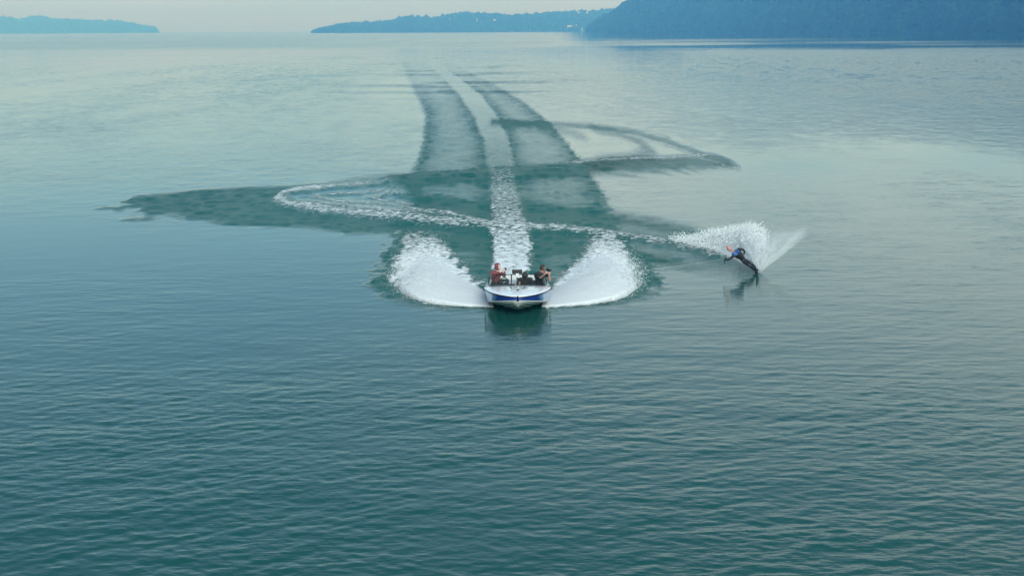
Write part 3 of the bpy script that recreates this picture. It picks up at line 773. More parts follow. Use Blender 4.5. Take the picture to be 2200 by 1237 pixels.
# fittings on the foredeck
def deck_z(x, y):
    w, zd, *_ = st(y); t = x / w
    return float(zd - .006 + .035 * (1 - t * t) * min(1, w) + .018 * math.sin(min(1, (1 - abs(t)) * 9) * math.pi / 2))
for x in (-.86, .86):
    bm = bmesh.new(); box_bm(bm, (x, -1.02, deck_z(x, -1.02) + .03), (.14, .03, .022), .008); box_bm(bm, (x, -1.02, deck_z(x, -1.02) + .012), (.05, .03, .03))
    bm_obj('cleat', bm, black_metal, boat)
box('bow_light', (0, -2.18, deck_z(0, -2.18) + .02), (.07, .10, .045), black_metal, boat, .012)
tube('bow_eye', [(.0 + .03 * math.cos(a), -3.03, .40 + .03 * math.sin(a)) for a in np.linspace(0, 6.283, 10, endpoint=False)], .009, steel, boat, 6, True)
# grey crest printed on the foredeck: shield outline with upright strokes
def stroke(name, pts, w, parent):
    em = bmesh.new(); L3 = []
    for (x0, y0), (x1, y1) in zip(pts[:-1], pts[1:]):
        k = max(1, int(math.hypot(x1 - x0, y1 - y0) / .06)); L3 += [(x0 + (x1 - x0) * i / k, y0 + (y1 - y0) * i / k) for i in range(k)]
    L3.append(pts[-1]); prev = None
    for i, (x, y) in enumerate(L3):
        a = L3[max(0, i - 1)]; b = L3[min(len(L3) - 1, i + 1)]; d = Vector((b[0] - a[0], b[1] - a[1])).normalized(); q = Vector((-d.y, d.x)) * w / 2
        vs = [em.verts.new((x + sg * q.x, y + sg * q.y, deck_z(x + sg * q.x, y + sg * q.y) + .004)) for sg in (1, -1)]
        if prev: em.faces.new((prev[0], prev[1], vs[1], vs[0]))
        prev = vs
    return bm_obj(name, em, emblem_m, parent)
emb = stroke('emblem', [(-.24, -1.12), (-.27, -1.30), (-.22, -1.62), (-.12, -1.92), (0, -2.02), (.12, -1.92), (.22, -1.62), (.27, -1.30), (.24, -1.12)], .045, boat)
for q in ([(-.17, -1.14), (-.13, -1.55), (-.085, -1.22), (-.04, -1.55), (-.01, -1.14)], [(.17, -1.18), (.08, -1.14), (.06, -1.28), (.14, -1.38), (.14, -1.52), (.05, -1.56)], [(-.13, -1.72), (0, -1.66), (.13, -1.72)], [(-.08, -1.84), (0, -1.79), (.08, -1.84)]):
    stroke('stroke', q, .034, emb)
# platform and rudder gear at the stern
box('swim_platform', (0, 3.28, .16), (1.7, .55, .05), gel_white, boat, .02)

# ------------------------------------------------------------------ people
skin_m = mat('skin', (0.40, 0.21, 0.17), 0.55, noise=0.08, scale=20)
skin_pale = mat('pale_skin', (0.60, 0.42, 0.36), 0.55, noise=0.08, scale=20)
hair_m = mat('dark_hair', (0.02, 0.014, 0.010), 0.7, noise=0.3, scale=60, bump=.003)
maroon = mat('maroon_sweatshirt', (0.16, 0.05, 0.055), 0.9, noise=0.15, scale=14, bump=.006)
black_cloth = mat('black_cloth', (0.012, 0.013, 0.014), 0.85, noise=0.25, scale=14, bump=.006)
dark_cloth = mat('dark_trousers', (0.02, 0.022, 0.025), 0.85, noise=0.25, scale=14, bump=.006)
wetsuit = mat('black_neoprene', (0.010, 0.012, 0.014), 0.5, noise=0.2, scale=14, bump=.003)
vest_blue = mat('blue_vest', (0.006, 0.075, 0.27), 0.6, noise=0.12, scale=14, bump=.004)
eye_m = mat('eye', (0.03, 0.02, 0.02), 0.2)
lip_m = mat('lips', (0.35, 0.13, 0.12), 0.5)

def skin_body(name, J, B, mats, parent, sub=2):
    """J: joint -> (x, y, z, radius); B: (joint, joint, material index); one continuous surface"""
    keys = list(J); me = bpy.data.meshes.new(name)
    me.from_pydata([J[k][:3] for k in keys], [(keys.index(a), keys.index(b)) for a, b, _ in B], [])
    o = bpy.data.objects.new(name, me); col.objects.link(o)
    o.modifiers.new('s', 'SKIN'); 
    if not me.skin_vertices: 
        bm = bmesh.new(); bm.from_mesh(me); bm.verts.layers.skin.verify(); bm.to_mesh(me); bm.free()
    for i, k in enumerate(keys):
        sv = me.skin_vertices[0].data[i]; r = J[k][3]
        sv.radius = (r, r * .86 if k in ('chest', 'belly', 'pelvis') else r); sv.use_root = (i == 0)
    ss = o.modifiers.new('b', 'SUBSURF'); ss.levels = sub; ss.render_levels = sub
    dg = bpy.context.evaluated_depsgraph_get()
    nm = bpy.data.meshes.new_from_object(o.evaluated_get(dg)); nm.name = name
    o.modifiers.clear(); o.data = nm; bpy.data.meshes.remove(me)
    nm.materials.clear()
    for m in mats: nm.materials.append(m)
    P = {k: Vector(J[k][:3]) for k in keys}
    for p in nm.polygons:
        c = p.center; best = None
        for a, b, mi in B:
            d = P[b] - P[a]; t = max(0, min(1, (c - P[a]).dot(d) / max(d.length_squared, 1e-9)))
            q = (c - P[a] - d * t).length
            if best is None or q < best[0]: best = (q, mi)
        p.material_index = best[1]; p.use_smooth = True
    o.parent = parent
    return o

def frame(fwd, up=(0, 0, 1)):
    f = Vector(fwd).normalized(); u = Vector(up); r = f.cross(u).normalized(); u = r.cross(f).normalized()
    return Matrix((r, f, u)).transposed().to_4x4()

def head(parent, c, fwd, up, skin, r=.115, hair=None, hood=None):
    """egg-shaped head with nose, ears, eyes and mouth; y is where it looks"""
    M = Matrix.Translation(c) @ frame(fwd, up)
    bm = bmesh.new(); bmesh.ops.create_uvsphere(bm, u_segments=20, v_segments=14, radius=1)
    for v in bm.verts:
        x, y, z = v.co
        w = .78 * (1 - .22 * max(0, -z)); d = .95
        v.co = Vector((x * w * r, (y * d + (.10 if z < -.2 and y > 0 else 0)) * r, z * 1.13 * r))
    for sx in (-1, 1):
        g = bmesh.ops.create_uvsphere(bm, u_segments=8, v_segments=6, radius=1)
        bmesh.ops.transform(bm, matrix=Matrix.Translation((sx * .80 * r, -.02 * r, -.02 * r)) @ Matrix.Diagonal((.10 * r, .17 * r, .27 * r, 1)), verts=g['verts'])
    g = bmesh.ops.create_cone(bm, segments=6, radius1=.17 * r, radius2=.05 * r, depth=.36 * r)
    bmesh.ops.transform(bm, matrix=Matrix.Translation((0, .97 * r, -.12 * r)) @ Matrix.Rotation(R(18), 4, 'X'), verts=g['verts'])
    h = bm_obj('head', bm, skin, parent, True); h.matrix_local = M
    for sx in (-1, 1):
        bm = bmesh.new(); g = bmesh.ops.create_uvsphere(bm, u_segments=8, v_segments=6, radius=.11 * r)
        bmesh.ops.transform(bm, matrix=Matrix.Translation((sx * .33 * r, .80 * r, .05 * r)), verts=g['verts'])
        bm_obj('eye', bm, eye_m, h, True)
    bm = bmesh.new(); g = bmesh.ops.create_uvsphere(bm, u_segments=8, v_segments=6, radius=1)
    bmesh.ops.transform(bm, matrix=Matrix.Translation((0, .88 * r, -.50 * r)) @ Matrix.Diagonal((.26 * r, .10 * r, .07 * r, 1)), verts=g['verts'])
    bm_obj('mouth', bm, lip_m, h, True)
    if hair:
        bm = bmesh.new(); bmesh.ops.create_uvsphere(bm, u_segments=20, v_segments=14, radius=1)
        bmesh.ops.delete(bm, geom=[v for v in bm.verts if v.co.z < -.45 or (v.co.y > .35 and v.co.z < .42)], context='VERTS')
        for v in bm.verts:
            j = 1 + .04 * mnoise.noise(v.co * 5)
            v.co = Vector((v.co.x * .84 * r * j, v.co.y * 1.02 * r * j, v.co.z * 1.19 * r * j))
        bm_obj('hair', bm, hair, h, True)
    if hood:
        bm = bmesh.new(); bmesh.ops.create_uvsphere(bm, u_segments=20, v_segments=14, radius=1)
        bmesh.ops.delete(bm, geom=[v for v in bm.verts if (v.co.y > .62 and v.co.z < .62) or v.co.z < -.93], context='VERTS')
        for v in bm.verts:
            pk = 1 + .16 * max(0, v.co.z) * max(0, -v.co.y) + .05 * mnoise.noise(v.co * 3)
            v.co = Vector((v.co.x * 1.06 * r * pk, v.co.y * 1.14 * r * pk, v.co.z * 1.28 * r * pk))
        bm_obj('hood', bm, hood, h, True)
    return h

def hand(parent, wrist, direction, palm_n, skin, side=1, curl=.6, s=1.0):
    """palm, four curled fingers of different length and a thumb from the side of the palm"""
    M = Matrix.Translation(wrist) @ frame(direction, palm_n)
    bm = bmesh.new()
    g = bmesh.ops.create_uvsphere(bm, u_segments=10, v_segments=8, radius=1)
    bmesh.ops.transform(bm, matrix=Matrix.Translation((0, .045 * s, 0)) @ Matrix.Diagonal((.042 * s, .052 * s, .017 * s, 1)), verts=g['verts'])
    for i, (x, L_) in enumerate(((-.030, .070), (-.010, .080), (.011, .076), (.030, .060))):
        p = Vector((x * s, .085 * s, 0)); pts = [Vector((x * .8 * s, .05 * s, 0)), p]; a = 0
        for q in (.42, .32, .26):
            a += curl; p = p + Vector((0, math.cos(a), -math.sin(a))) * L_ * q * s; pts.append(p.copy())
        tube_bm(bm, pts, [.010 * s, .0095 * s, .0088 * s, .008 * s, .0065 * s], 6)
    pts = [Vector((-side * .02 * s, .015 * s, 0)), Vector((-side * .045 * s, .038 * s, -.010 * s)), Vector((-side * .052 * s, .066 * s, -.026 * s)), Vector((-side * .040 * s, .085 * s, -.040 * s))]
    tube_bm(bm, pts, [.013 * s, .0115 * s, .010 * s, .008 * s], 6)
    bmesh.ops.recalc_face_normals(bm, faces=bm.faces)
    o = bm_obj('hand', bm, skin, parent, True); o.matrix_local = M
    return o

def person(label, J, B, mats, loc=(0, 0, 0)):
    root = empty('person', loc, label=label, cat='person')
    L_ = Vector(loc)
    J = {k: (v[0] - L_.x, v[1] - L_.y, v[2] - L_.z, v[3]) for k, v in J.items()}
    return root, skin_body('body', J, B, mats, root), L_

# driver side: maroon hood up, phone held up towards the skier
J = dict(pelvis=(-.60, 50.02, .52, .15), belly=(-.60, 50.0, .70, .145), chest=(-.58, 49.97, .90, .165), neck=(-.56, 49.94, 1.05, .065), nape=(-.55, 49.93, 1.12, .055),
         sl=(-.78, 49.98, .97, .075), el=(-.74, 49.76, .84, .05), wl=(-.46, 49.72, 1.03, .034),
         sr=(-.40, 49.92, .97, .075), er=(-.26, 49.72, .86, .05), wr=(-.27, 49.74, 1.06, .034),
         hl=(-.70, 50.0, .50, .10), kl=(-.72, 49.52, .60, .07), al=(-.72, 49.30, .25, .05), fl=(-.72, 49.14, .19, .045),
         hr=(-.50, 50.0, .50, .10), kr=(-.44, 49.52, .62, .07), ar=(-.42, 49.28, .25, .05), fr=(-.42, 49.12, .19, .045))
BB = [('pelvis', 'belly', 0), ('belly', 'chest', 0), ('chest', 'neck', 0), ('neck', 'nape', 1), ('chest', 'sl', 0), ('sl', 'el', 0), ('el', 'wl', 0), ('chest', 'sr', 0), ('sr', 'er', 0), ('er', 'wr', 0),
      ('pelvis', 'hl', 2), ('hl', 'kl', 2), ('kl', 'al', 2), ('al', 'fl', 3), ('pelvis', 'hr', 2), ('hr', 'kr', 2), ('kr', 'ar', 2), ('ar', 'fr', 3)]
pa, _, o_ = person('person in a maroon hooded sweatshirt with the hood up, holding a phone', J, BB, [maroon, skin_pale, dark_cloth, black_cloth], (-.60, 50.02, .44))
head(pa, Vector((-.53, 49.93, 1.205)) - o_, (.86, -.32, .0), (0, 0, 1), skin_pale, .112, hood=maroon)
hand(pa, Vector((-.46, 49.72, 1.03)) - o_, (.75, -.05, .65), (-.3, -.9, .3), skin_pale, 1, .45)
hand(pa, Vector((-.27, 49.74, 1.06)) - o_, (-.1, -.1, .99), (0, -1, 0), skin_pale, -1, .6)
ph = empty('phone', (-.24, 49.70, 1.16), (0, 0, R(-60)), label='black phone held up by the person in the maroon hood', cat='phone')
box('casing', (0, 0, 0), (.15, .012, .075), black_metal, ph, .004)
box('lens', (.05, -.009, .02), (.02, .008, .02), glass_far, ph, .002)
# middle: sits low in a black hooded jacket
J = dict(pelvis=(.50, 49.72, .30, .15), belly=(.50, 49.70, .50, .16), chest=(.49, 49.66, .70, .19), neck=(.48, 49.63, .84, .075), nape=(.48, 49.62, .89, .06),
         sl=(.27, 49.66, .76, .09), el=(.20, 49.55, .50, .055), wl=(.28, 49.36, .62, .036),
         sr=(.71, 49.66, .76, .09), er=(.80, 49.56, .46, .055), wr=(.60, 49.36, .44, .036),
         hl=(.40, 49.7, .30, .10), kl=(.34, 49.28, .44, .07), al=(.34, 49.12, .20, .05), fl=(.34, 49.0, .18, .045),
         hr=(.60, 49.7, .30, .10), kr=(.66, 49.28, .44, .07), ar=(.66, 49.12, .20, .05), fr=(.66, 49.0, .18, .045))
pb, _, o_ = person('person in a black hooded jacket sitting low in the middle of the boat', J, BB, [black_cloth, skin_m, dark_cloth, black_cloth], (.50, 49.72, .15))
head(pb, Vector((.48, 49.61, .925)) - o_, (.25, .95, -.1), (0, 0, 1), skin_m, .108, hood=black_cloth)
hand(pb, Vector((.28, 49.36, .62)) - o_, (.1, -.2, .95), (.6, -.7, 0), skin_m, 1, .6)
hand(pb, Vector((.60, 49.36, .44)) - o_, (-.7, -.5, .2), (0, 0, 1), skin_m, -1, .5)
# right: short dark hair, black t-shirt, filming over the side
J = dict(pelvis=(1.02, 49.95, .50, .155), belly=(1.03, 49.95, .66, .15), chest=(1.05, 49.95, .85, .175), neck=(1.10, 49.94, 1.00, .06), nape=(1.12, 49.93, 1.07, .052),
         sl=(.88, 49.92, .91, .08), el=(1.04, 49.70, .80, .05), wl=(1.24, 49.66, .99, .034),
         sr=(1.24, 49.98, .92, .08), ur=(1.34, 49.93, .80, .056), er=(1.42, 49.88, .66, .047), wr=(1.38, 49.78, .92, .032),
         hl=(.92, 49.93, .49, .10), kl=(.78, 49.50, .55, .07), al=(.78, 49.32, .25, .05), fl=(.78, 49.16, .19, .045),
         hr=(1.10, 49.93, .49, .10), kr=(1.06, 49.48, .55, .07), ar=(1.04, 49.32, .25, .05), fr=(1.04, 49.16, .19, .045))
BC = [('pelvis', 'belly', 0), ('belly', 'chest', 0), ('chest', 'neck', 0), ('neck', 'nape', 1), ('chest', 'sl', 0), ('sl', 'el', 0), ('el', 'wl', 1), ('chest', 'sr', 0), ('sr', 'ur', 0), ('ur', 'er', 1), ('er', 'wr', 1)] + BB[10:]
pc, _, o_ = person('person with short dark hair in a black t-shirt, filming over the side', J, BC, [black_cloth, skin_m, dark_cloth, black_cloth], (1.02, 49.95, .44))
head(pc, Vector((1.14, 49.92, 1.15)) - o_, (.80, .55, .0), (0, 0, 1), skin_m, .112, hair=hair_m)
hand(pc, Vector((1.24, 49.66, .99)) - o_, (.75, .25, .6), (-.2, -.9, .2), skin_m, 1, .7)
hand(pc, Vector((1.38, 49.78, .92)) - o_, (.05, .1, .98), (.3, -.9, 0), skin_m, -1, .7)
ca = empty('camera_body', (1.34, 49.86, 1.06), (0, 0, R(-50)), label='black camera held to the face of the dark-haired person', cat='camera')
box('casing', (0, 0, 0), (.14, .08, .10), black_metal, ca, .012)
box('viewfinder', (0, -.01, .062), (.05, .06, .03), black_metal, ca, .008)
tube('lens', [(0, .03, 0), (0, .15, 0)], [.042, .038], black_metal, ca, 12)

# ------------------------------------------------------------------ the skier
J = dict(pelvis=(9.50, 55.18, .53, .135), belly=(9.37, 55.10, .66, .135), chest=(9.21, 55.02, .81, .165), neck=(9.03, 54.95, .92, .06), nape=(8.96, 54.93, .955, .052),
         sl=(9.02, 54.86, .72, .07), ml=(8.90, 54.75, .66, .052), el=(8.78, 54.68, .60, .045), wl=(8.68, 54.62, .70, .033),
         sr=(9.28, 55.08, .97, .07), mr=(9.42, 55.12, .97, .055), er=(9.55, 55.20, .88, .045), mm=(9.53, 55.24, .78, .038), wr=(9.46, 55.22, .70, .032),
         hl=(9.50, 55.12, .46, .09), kl=(9.72, 54.84, .34, .065), cl=(9.86, 54.96, .22, .06), al=(9.98, 55.06, .10, .042), fl=(10.02, 54.90, .05, .04),
         hr=(9.56, 55.22, .50, .09), kr=(9.80, 54.96, .40, .065), cr=(9.93, 55.12, .27, .06), ar=(10.02, 55.26, .15, .042), fr=(10.06, 55.12, .09, .04))
BS = [('pelvis', 'belly', 0), ('belly', 'chest', 0), ('chest', 'neck', 0), ('neck', 'nape', 1), ('chest', 'sl', 0), ('sl', 'ml', 0), ('ml', 'el', 0), ('el', 'wl', 0),
      ('chest', 'sr', 0), ('sr', 'mr', 0), ('mr', 'er', 0), ('er', 'mm', 0), ('mm', 'wr', 0),
      ('pelvis', 'hl', 0), ('hl', 'kl', 0), ('kl', 'cl', 0), ('cl', 'al', 0), ('al', 'fl', 0), ('pelvis', 'hr', 0), ('hr', 'kr', 0), ('kr', 'cr', 0), ('cr', 'ar', 0), ('ar', 'fr', 0)]
psk, body_s, o_ = person('bald water skier in a black wetsuit and blue vest, leaning hard over the water', J, BS, [wetsuit, skin_m], (10.02, 55.0, .05))
head(psk, Vector((8.86, 54.90, 1.045)) - o_, (-.35, -.93, -.12), (-.55, 0, .83), skin_m, .118)
hand(psk, Vector((8.68, 54.62, .70)) - o_, (-.25, -.2, -.9), (.2, -1, .1), wetsuit, 1, 1.0)
hand(psk, Vector((9.46, 55.22, .70)) - o_, (-.7, -.1, -.5), (0, 1, 0), skin_pale, -1, .3)
# vest: blue shoulder and chest panels over a black body, open at the front seam
def vest_shell(a0, a1, t0, t1, m, name, rr=1.13):
    P0, P1 = Vector(J['belly'][:3]) - o_, Vector(J['neck'][:3]) - o_
    ax = (P1 - P0); axn = ax.normalized(); sh = (Vector(J['sr'][:3]) - Vector(J['sl'][:3])).normalized()
    fr = sh.cross(axn).normalized()
    V = []; na, nt_ = 11, 9
    for i in range(nt_):
        t = t0 + (t1 - t0) * i / (nt_ - 1)
        wdt = np.interp(t, [0, .3, .6, .82, 1.0], [.125, .155, .185, .165, .075]) * rr
        dpt = np.interp(t, [0, .3, .6, .82, 1.0], [.125, .14, .145, .115, .075]) * rr
        for j in range(na):
            a = a0 + (a1 - a0) * j / (na - 1)
            V.append(P0 + ax * t + sh * math.sin(a) * wdt + fr * math.cos(a) * dpt)
    Fc = [(i * na + j, i * na + j + 1, (i + 1) * na + j + 1, (i + 1) * na + j) for i in range(nt_ - 1) for j in range(na - 1)]
    return pydata(name, V, Fc, m, psk, True)
for sg in (1, -1):
    vest_shell(sg * .14, sg * 1.75, .60, .97, vest_blue, 'vest_panel')
    vest_shell(sg * .02, sg * 3.14, .0, .62, wetsuit, 'vest_panel', 1.10)
# single ski on edge, tip towards the camera
carbon = mat('dark_ski_laminate', (0.04, 0.08, 0.10), 0.3, coat=0.3, noise=0.1)
ski = empty('water_ski', (10.07, 54.92, .10), (R(-13), R(-50), R(3)), label='dark slalom water ski on its edge under the skier', cat='ski')
bm = bmesh.new(); rings = []
for i in range(19):
    t = i / 18; y = -1.0 + 1.7 * t
    w = .088 * min(1, math.sin(min(1, t * 2.6 + .06) * math.pi / 2)) * (1 - .5 * sstep(.55, 1, t)); z = .16 * (1 - t) ** 3.0
    rings.append([bm.verts.new((x * w, y, z + dz)) for x, dz in ((-1, 0), (-.8, .012), (.8, .012), (1, 0), (.8, -.010), (-.8, -.010))])
for a, b in zip(rings[:-1], rings[1:]):
    for k in range(6): bm.faces.new((a[k], a[(k + 1) % 6], b[(k + 1) % 6], b[k]))
bm.faces.new(rings[0][::-1]); bm.faces.new(rings[-1])
bm_obj('ski_blade', bm, carbon, ski, True)
for yy in (-.02, .28): box('boot_binding', (0, yy, .05), (.12, .26, .09), vinyl_black, ski, .03)
pydata('fin', [(-.004, .45, -.01), (-.004, .62, -.01), (-.004, .60, -.08), (-.004, .48, -.08), (.004, .45, -.01), (.004, .62, -.01), (.004, .60, -.08), (.004, .48, -.08)],
       [(0, 1, 2, 3), (7, 6, 5, 4), (0, 4, 5, 1), (2, 6, 7, 3), (1, 5, 6, 2), (0, 3, 7, 4)], steel, ski)
# rope from the pylon to the handle
rope_m = mat('pale_rope', (0.32, 0.36, 0.34), 0.8, noise=0.2, scale=40)
rope = empty('tow_rope', (.2, 50.02, .76), label='thin tow rope running from the boat to the skier', cat='rope')
o_ = Vector((.2, 50.02, .76)); A, Bp = Vector((.22, 50.02, .76)), Vector((8.42, 54.45, .66))
pts = [A.lerp(Bp, t) - Vector((0, 0, .16 * 4 * t * (1 - t))) - o_ for t in np.linspace(0, 1, 30)]
tube('line', pts, .0045, rope_m, rope, 6)
hp = [Vector((8.64, 54.60, .50)) - o_, Vector((8.66, 54.60, .78)) - o_]
tube('handle', [hp[0].lerp(hp[1], -.1), hp[1]], .016, black_metal, rope, 8)
tube('bridle', [pts[-1], hp[0]], .0045, rope_m, rope, 6); tube('bridle', [pts[-1], hp[1]], .0045, rope_m, rope, 6)
# ------------------------------------------------------------------ spray
def spray_material(name, base, nscale, hard, color=(0.86, 0.90, 0.92), maxa=1.0):
    m = bpy.data.materials.new(name); m.use_nodes = True
    n, l = m.node_tree.nodes, m.node_tree.links
    n.remove(n['Principled BSDF'])
    at = n.new('ShaderNodeAttribute'); at.attribute_name = 'dens'
    tcn = n.new('ShaderNodeTexCoord'); nz = n.new('ShaderNodeTexNoise'); nz.inputs['Scale'].default_value = nscale; nz.inputs['Detail'].default_value = 6; nz.inputs['Roughness'].default_value = .7
    l.new(tcn.outputs['Object'], nz.inputs['Vector'])
    s = n.new('ShaderNodeMath'); s.operation = 'MULTIPLY_ADD'; s.inputs[1].default_value = base; s.inputs[2].default_value = -base * .5
    l.new(nz.outputs['Fac'], s.inputs[0])
    a = n.new('ShaderNodeMath'); a.operation = 'ADD'; l.new(s.outputs[0], a.inputs[0]); l.new(at.outputs['Fac'], a.inputs[1])
    r = n.new('ShaderNodeMapRange'); r.interpolation_type = 'SMOOTHSTEP'; r.inputs['From Min'].default_value = .5 - hard; r.inputs['From Max'].default_value = .5 + hard
    r.inputs['To Max'].default_value = maxa
    l.new(a.outputs[0], r.inputs['Value'])
    g = n.new('ShaderNodeMath'); g.operation = 'MULTIPLY'; g.use_clamp = True
    g2 = n.new('ShaderNodeMapRange'); g2.inputs['From Max'].default_value = .12; l.new(at.outputs['Fac'], g2.inputs['Value'])
    l.new(r.outputs[0], g.inputs[0]); l.new(g2.outputs[0], g.inputs[1])
    d = n.new('ShaderNodeBsdfDiffuse'); d.inputs['Color'].default_value = (*color, 1)
    t = n.new('ShaderNodeBsdfTranslucent'); t.inputs['Color'].default_value = (*color, 1)
    dt = n.new('ShaderNodeMixShader'); dt.inputs[0].default_value = .45; l.new(d.outputs[0], dt.inputs[1]); l.new(t.outputs[0], dt.inputs[2])
    tr = n.new('ShaderNodeBsdfTransparent'); mx_ = n.new('ShaderNodeMixShader')
    l.new(g.outputs[0], mx_.inputs[0]); l.new(tr.outputs[0], mx_.inputs[1]); l.new(dt.outputs[0], mx_.inputs[2])
    l.new(mx_.outputs[0], n['Material Output'].inputs['Surface'])
    return m
spray_dense = spray_material('dense_spray', 1.9, 3.4, .34)
spray_mist = spray_material('fine_mist', .35, 1.4, .5, maxa=.38)
drop_m = mat('water_drops', (0.86, 0.90, 0.92), 0.5)

OCT_V = np.array([(1, 0, 0), (-1, 0, 0), (0, 1, 0), (0, -1, 0), (0, 0, 1), (0, 0, -1)], float)
OCT_F = np.array([(0, 2, 4), (2, 1, 4), (1, 3, 4), (3, 0, 4), (2, 0, 5), (1, 2, 5), (3, 1, 5), (0, 3, 5)])
def drops(P, size, stretch=None, parent=None, name='droplets', label=None):
    n = len(P); r = np.random.default_rng(n)
    sc_ = size[:, None, None] * r.uniform(.6, 1.4, (n, 1, 3))
    V = (OCT_V[None] * sc_)
    if stretch is not None: V = V + V * 0
    V = (V + P[:, None, :]).reshape(-1, 3)
    Fa = (OCT_F[None] + (np.arange(n) * 6)[:, None, None]).reshape(-1, 3)
    o = np_mesh(name, V, Fa, drop_m, parent=parent)
    o['kind'] = 'stuff'
    return o

def grid_mesh(name, Pf, nu, nv, m, parent, densf):
    u = np.linspace(0, 1, nu); v = np.linspace(0, 1, nv); U, Vv = np.meshgrid(u, v, indexing='ij'); U, Vv = U.ravel(), Vv.ravel()
    P = Pf(U, Vv); i = np.arange(nu - 1)[:, None] * nv + np.arange(nv - 1)[None, :]
    Fa = np.stack([i, i + nv, i + nv + 1, i + 1], -1).reshape(-1, 4)
    o = np_mesh(name, P, Fa, m, smooth=True, parent=parent, attrs=dict(dens=densf(U, Vv)))
    o['kind'] = 'stuff'
    return o

# the two wings of water thrown out by the hull: s runs from the outer to the inner sheet, t along the flight
def wing(sx, cx, label):
    root_o = None
    reach = 4.5 if sx < 0 else 4.6
    def pos(s, t, lift):
        # outer edge hugs the water, inner sheets leave the hull further aft and rise higher
        x0 = 0.86 + .30 * s; y0 = 48.25 + 2.6 * s
        xr = (reach * (1 - s) ** .75 + 1.9 * s)
        dx = xr * (1 - np.exp(-3.2 * t * (1 + .2 * s))) / (1 - math.exp(-3.2))
        dy = (12.5 + 1.0 * s) * t ** (1.9 - .8 * s)
        rough = (vnoise(t * 16 + s * 5, s * 9 + 3 + sx, 80 + int(sx) * 3, 4, .6) - .5) * (.25 + 1.1 * sstep(.35, .8, t))
        z = lift * (0.10 + .62 * np.sin(np.clip(s, 0, 1) * math.pi * .62 + .12) ** 1.2) * (4 * (np.minimum(t, .97) * .98 + .02) * (1 - (np.minimum(t, .97) * .98 + .02))) ** .8
        z = z * (1 + .35 * rough) + rough * .22 * t * lift
        x = cx + sx * (x0 + dx + rough * .35 * t)
        z = z * sstep(0, .10, s + .02)
        return np.stack([x, 0 * x + y0 + dy + rough * .8 * t, np.maximum(z, -.03) + .012 - .03 * (1 - sstep(0, .05, s))], -1)
    def den(s, t):
        e = sstep(0, .08, s) * (1 - sstep(.80, 1.0, s) * .9)
        d = (1.75 - 1.2 * t - 1.0 * sstep(.25, .68, t)) * e
        return np.clip(d, 0, 1.6) * (1 - sstep(.5, .82, t))
    root = empty('bow_spray', (cx + sx * 1.0, 48.4, 0)); tag(root, kind='stuff', label=label)
    off = np.array([cx + sx * 1.0, 48.4, 0])
    for k, lift in enumerate((.25, .62, 1.0)):
        grid_mesh('spray_sheet', lambda s, t, q=lift: pos(s, t, q) - off, 110, 150, spray_dense, root, lambda s, t, k=k: den(s, t) * (1 - .12 * k))
    r = np.random.default_rng(40 + int(sx))
    n = 13000
    t = .15 + .6 * r.random(n); s = r.random(n) ** .9 * .96
    P = pos(s, t, r.uniform(.1, 1.12, n)) - off
    P += r.normal(0, 1, (n, 3)) * np.array([.16, .30, .09]) * (.3 + 1.6 * t)[:, None]
    P[:, 2] = np.abs(P[:, 2])
    drops(P, r.uniform(.004, .012, n), parent=root)
    return root
wing(-1, .2, 'white water thrown out on the left of the boat')
wing(1, .2, 'white water thrown out on the right of the boat')

# skier's spray: a curtain along the track just cut, and a fan of mist with a hard jet on the right
sk = np.array([10.12, 54.75, 0.0])
root = empty('ski_spray', tuple(sk)); tag(root, kind='stuff', label='fan of spray thrown up behind the turning ski')
TR = np.array([(10.12, 54.9), (9.95, 56.6), (9.55, 58.5), (8.9, 60.4), (8.0, 62.1), (7.2, 63.4)])
def curtain(lean, hs):
    def f(u, v):
        k = u * (len(TR) - 1); ii = np.arange(len(TR))
        x = np.interp(k, ii, TR[:, 0]); y = np.interp(k, ii, TR[:, 1])
        hgt = np.interp(u, [0, .08, .2, .35, .5, .65, .82, 1], [.10, .75, 1.22, 1.25, .98, .66, .30, .06]) * hs
        rough = vnoise(u * 26, v * 7, 91, 4, .6) - .5
        z = v * hgt * (1 + .30 * rough * v)
        x = x + lean * v * hgt * 1.0 + rough * .35 * v
        y = y + v * .7 + rough * .5 * v
        return np.stack([x, y, z], -1) - sk
    return f
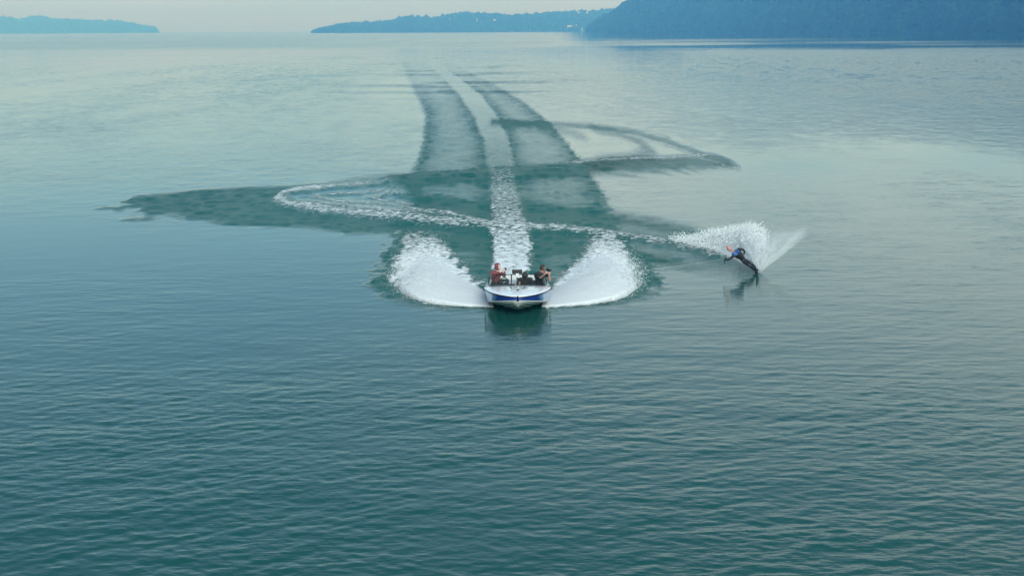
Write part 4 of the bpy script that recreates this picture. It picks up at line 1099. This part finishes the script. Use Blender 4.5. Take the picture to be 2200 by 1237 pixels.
for k, (ln, hs) in enumerate(((.35, 1.0), (.7, .8), (1.1, .9))):
    grid_mesh('spray_sheet', curtain(ln, hs), 120, 60, spray_dense, root,
              lambda u, v, k=k: np.clip((1.05 - .70 * v ** 1.2) * np.interp(u, [0, .05, .35, .55, .8, 1], [.3, .75, .92, .58, .36, .15]) - .06 * k, 0, 1.2) * (1 - sstep(.9, 1, v)))
def fan(tilt):
    def f(u, v):   # u sweeps from up-left to the right-hand jet, v is the distance flown
        a = R(118) - u * R(118 - 41)
        rad = v * np.interp(u, [0, .25, .6, .85, 1], [1.7, 2.1, 2.5, 3.0, 3.35])
        rough = vnoise(u * 9, v * 5, 95, 3) - .5
        x = sk[0] + np.cos(a) * rad; z = np.sin(a) * rad * .88 - v * v * .12
        y = sk[1] + .1 + tilt * v * (1.2 + .5 * np.sin(u * 5)) + rough * .3
        return np.stack([x, y, np.maximum(z, 0)], -1) - sk
    return f
for k, tl in enumerate((1.0, 1.5)):
    grid_mesh('mist_sheet', fan(tl), 90, 60, spray_mist, root,
              lambda u, v, k=k: np.clip((1.05 - .75 * v) * np.interp(u, [0, .12, .5, .9, 1], [.0, .6, .75, .9, .8]), 0, 1) * (1 - sstep(.7, 1, v)) * sstep(0, .06, v))
def jet(w):
    def f(u, v):
        a = R(46) - (u - .5) * R(11) * w
        rad = v * 3.3
        x = sk[0] + np.cos(a) * rad; z = np.sin(a) * rad * .86 - v * v * .16
        return np.stack([x, sk[1] + .15 + v * 1.3 + (u - .5) * .4, np.maximum(z, 0)], -1) - sk
    return f
for w_ in (1.0, .55):
    grid_mesh('spray_jet', jet(w_), 16, 80, spray_mist, root, lambda u, v: np.clip(np.sin(u * math.pi) ** .7 * (1.5 - .9 * v), 0, 1.3) * (1 - sstep(.75, 1, v)))
r = np.random.default_rng(9); n = 16000
u = np.clip(r.beta(2.2, 2.4, n), 0, 1); v = r.random(n) ** .7 * 1.12
P = curtain(.6, 1.0)(u, v) + r.normal(0, 1, (n, 3)) * np.array([.13, .25, .08]) * (.2 + v)[:, None]
P[:, 2] = np.abs(P[:, 2])
drops(P, r.uniform(.006, .022, n), parent=root)
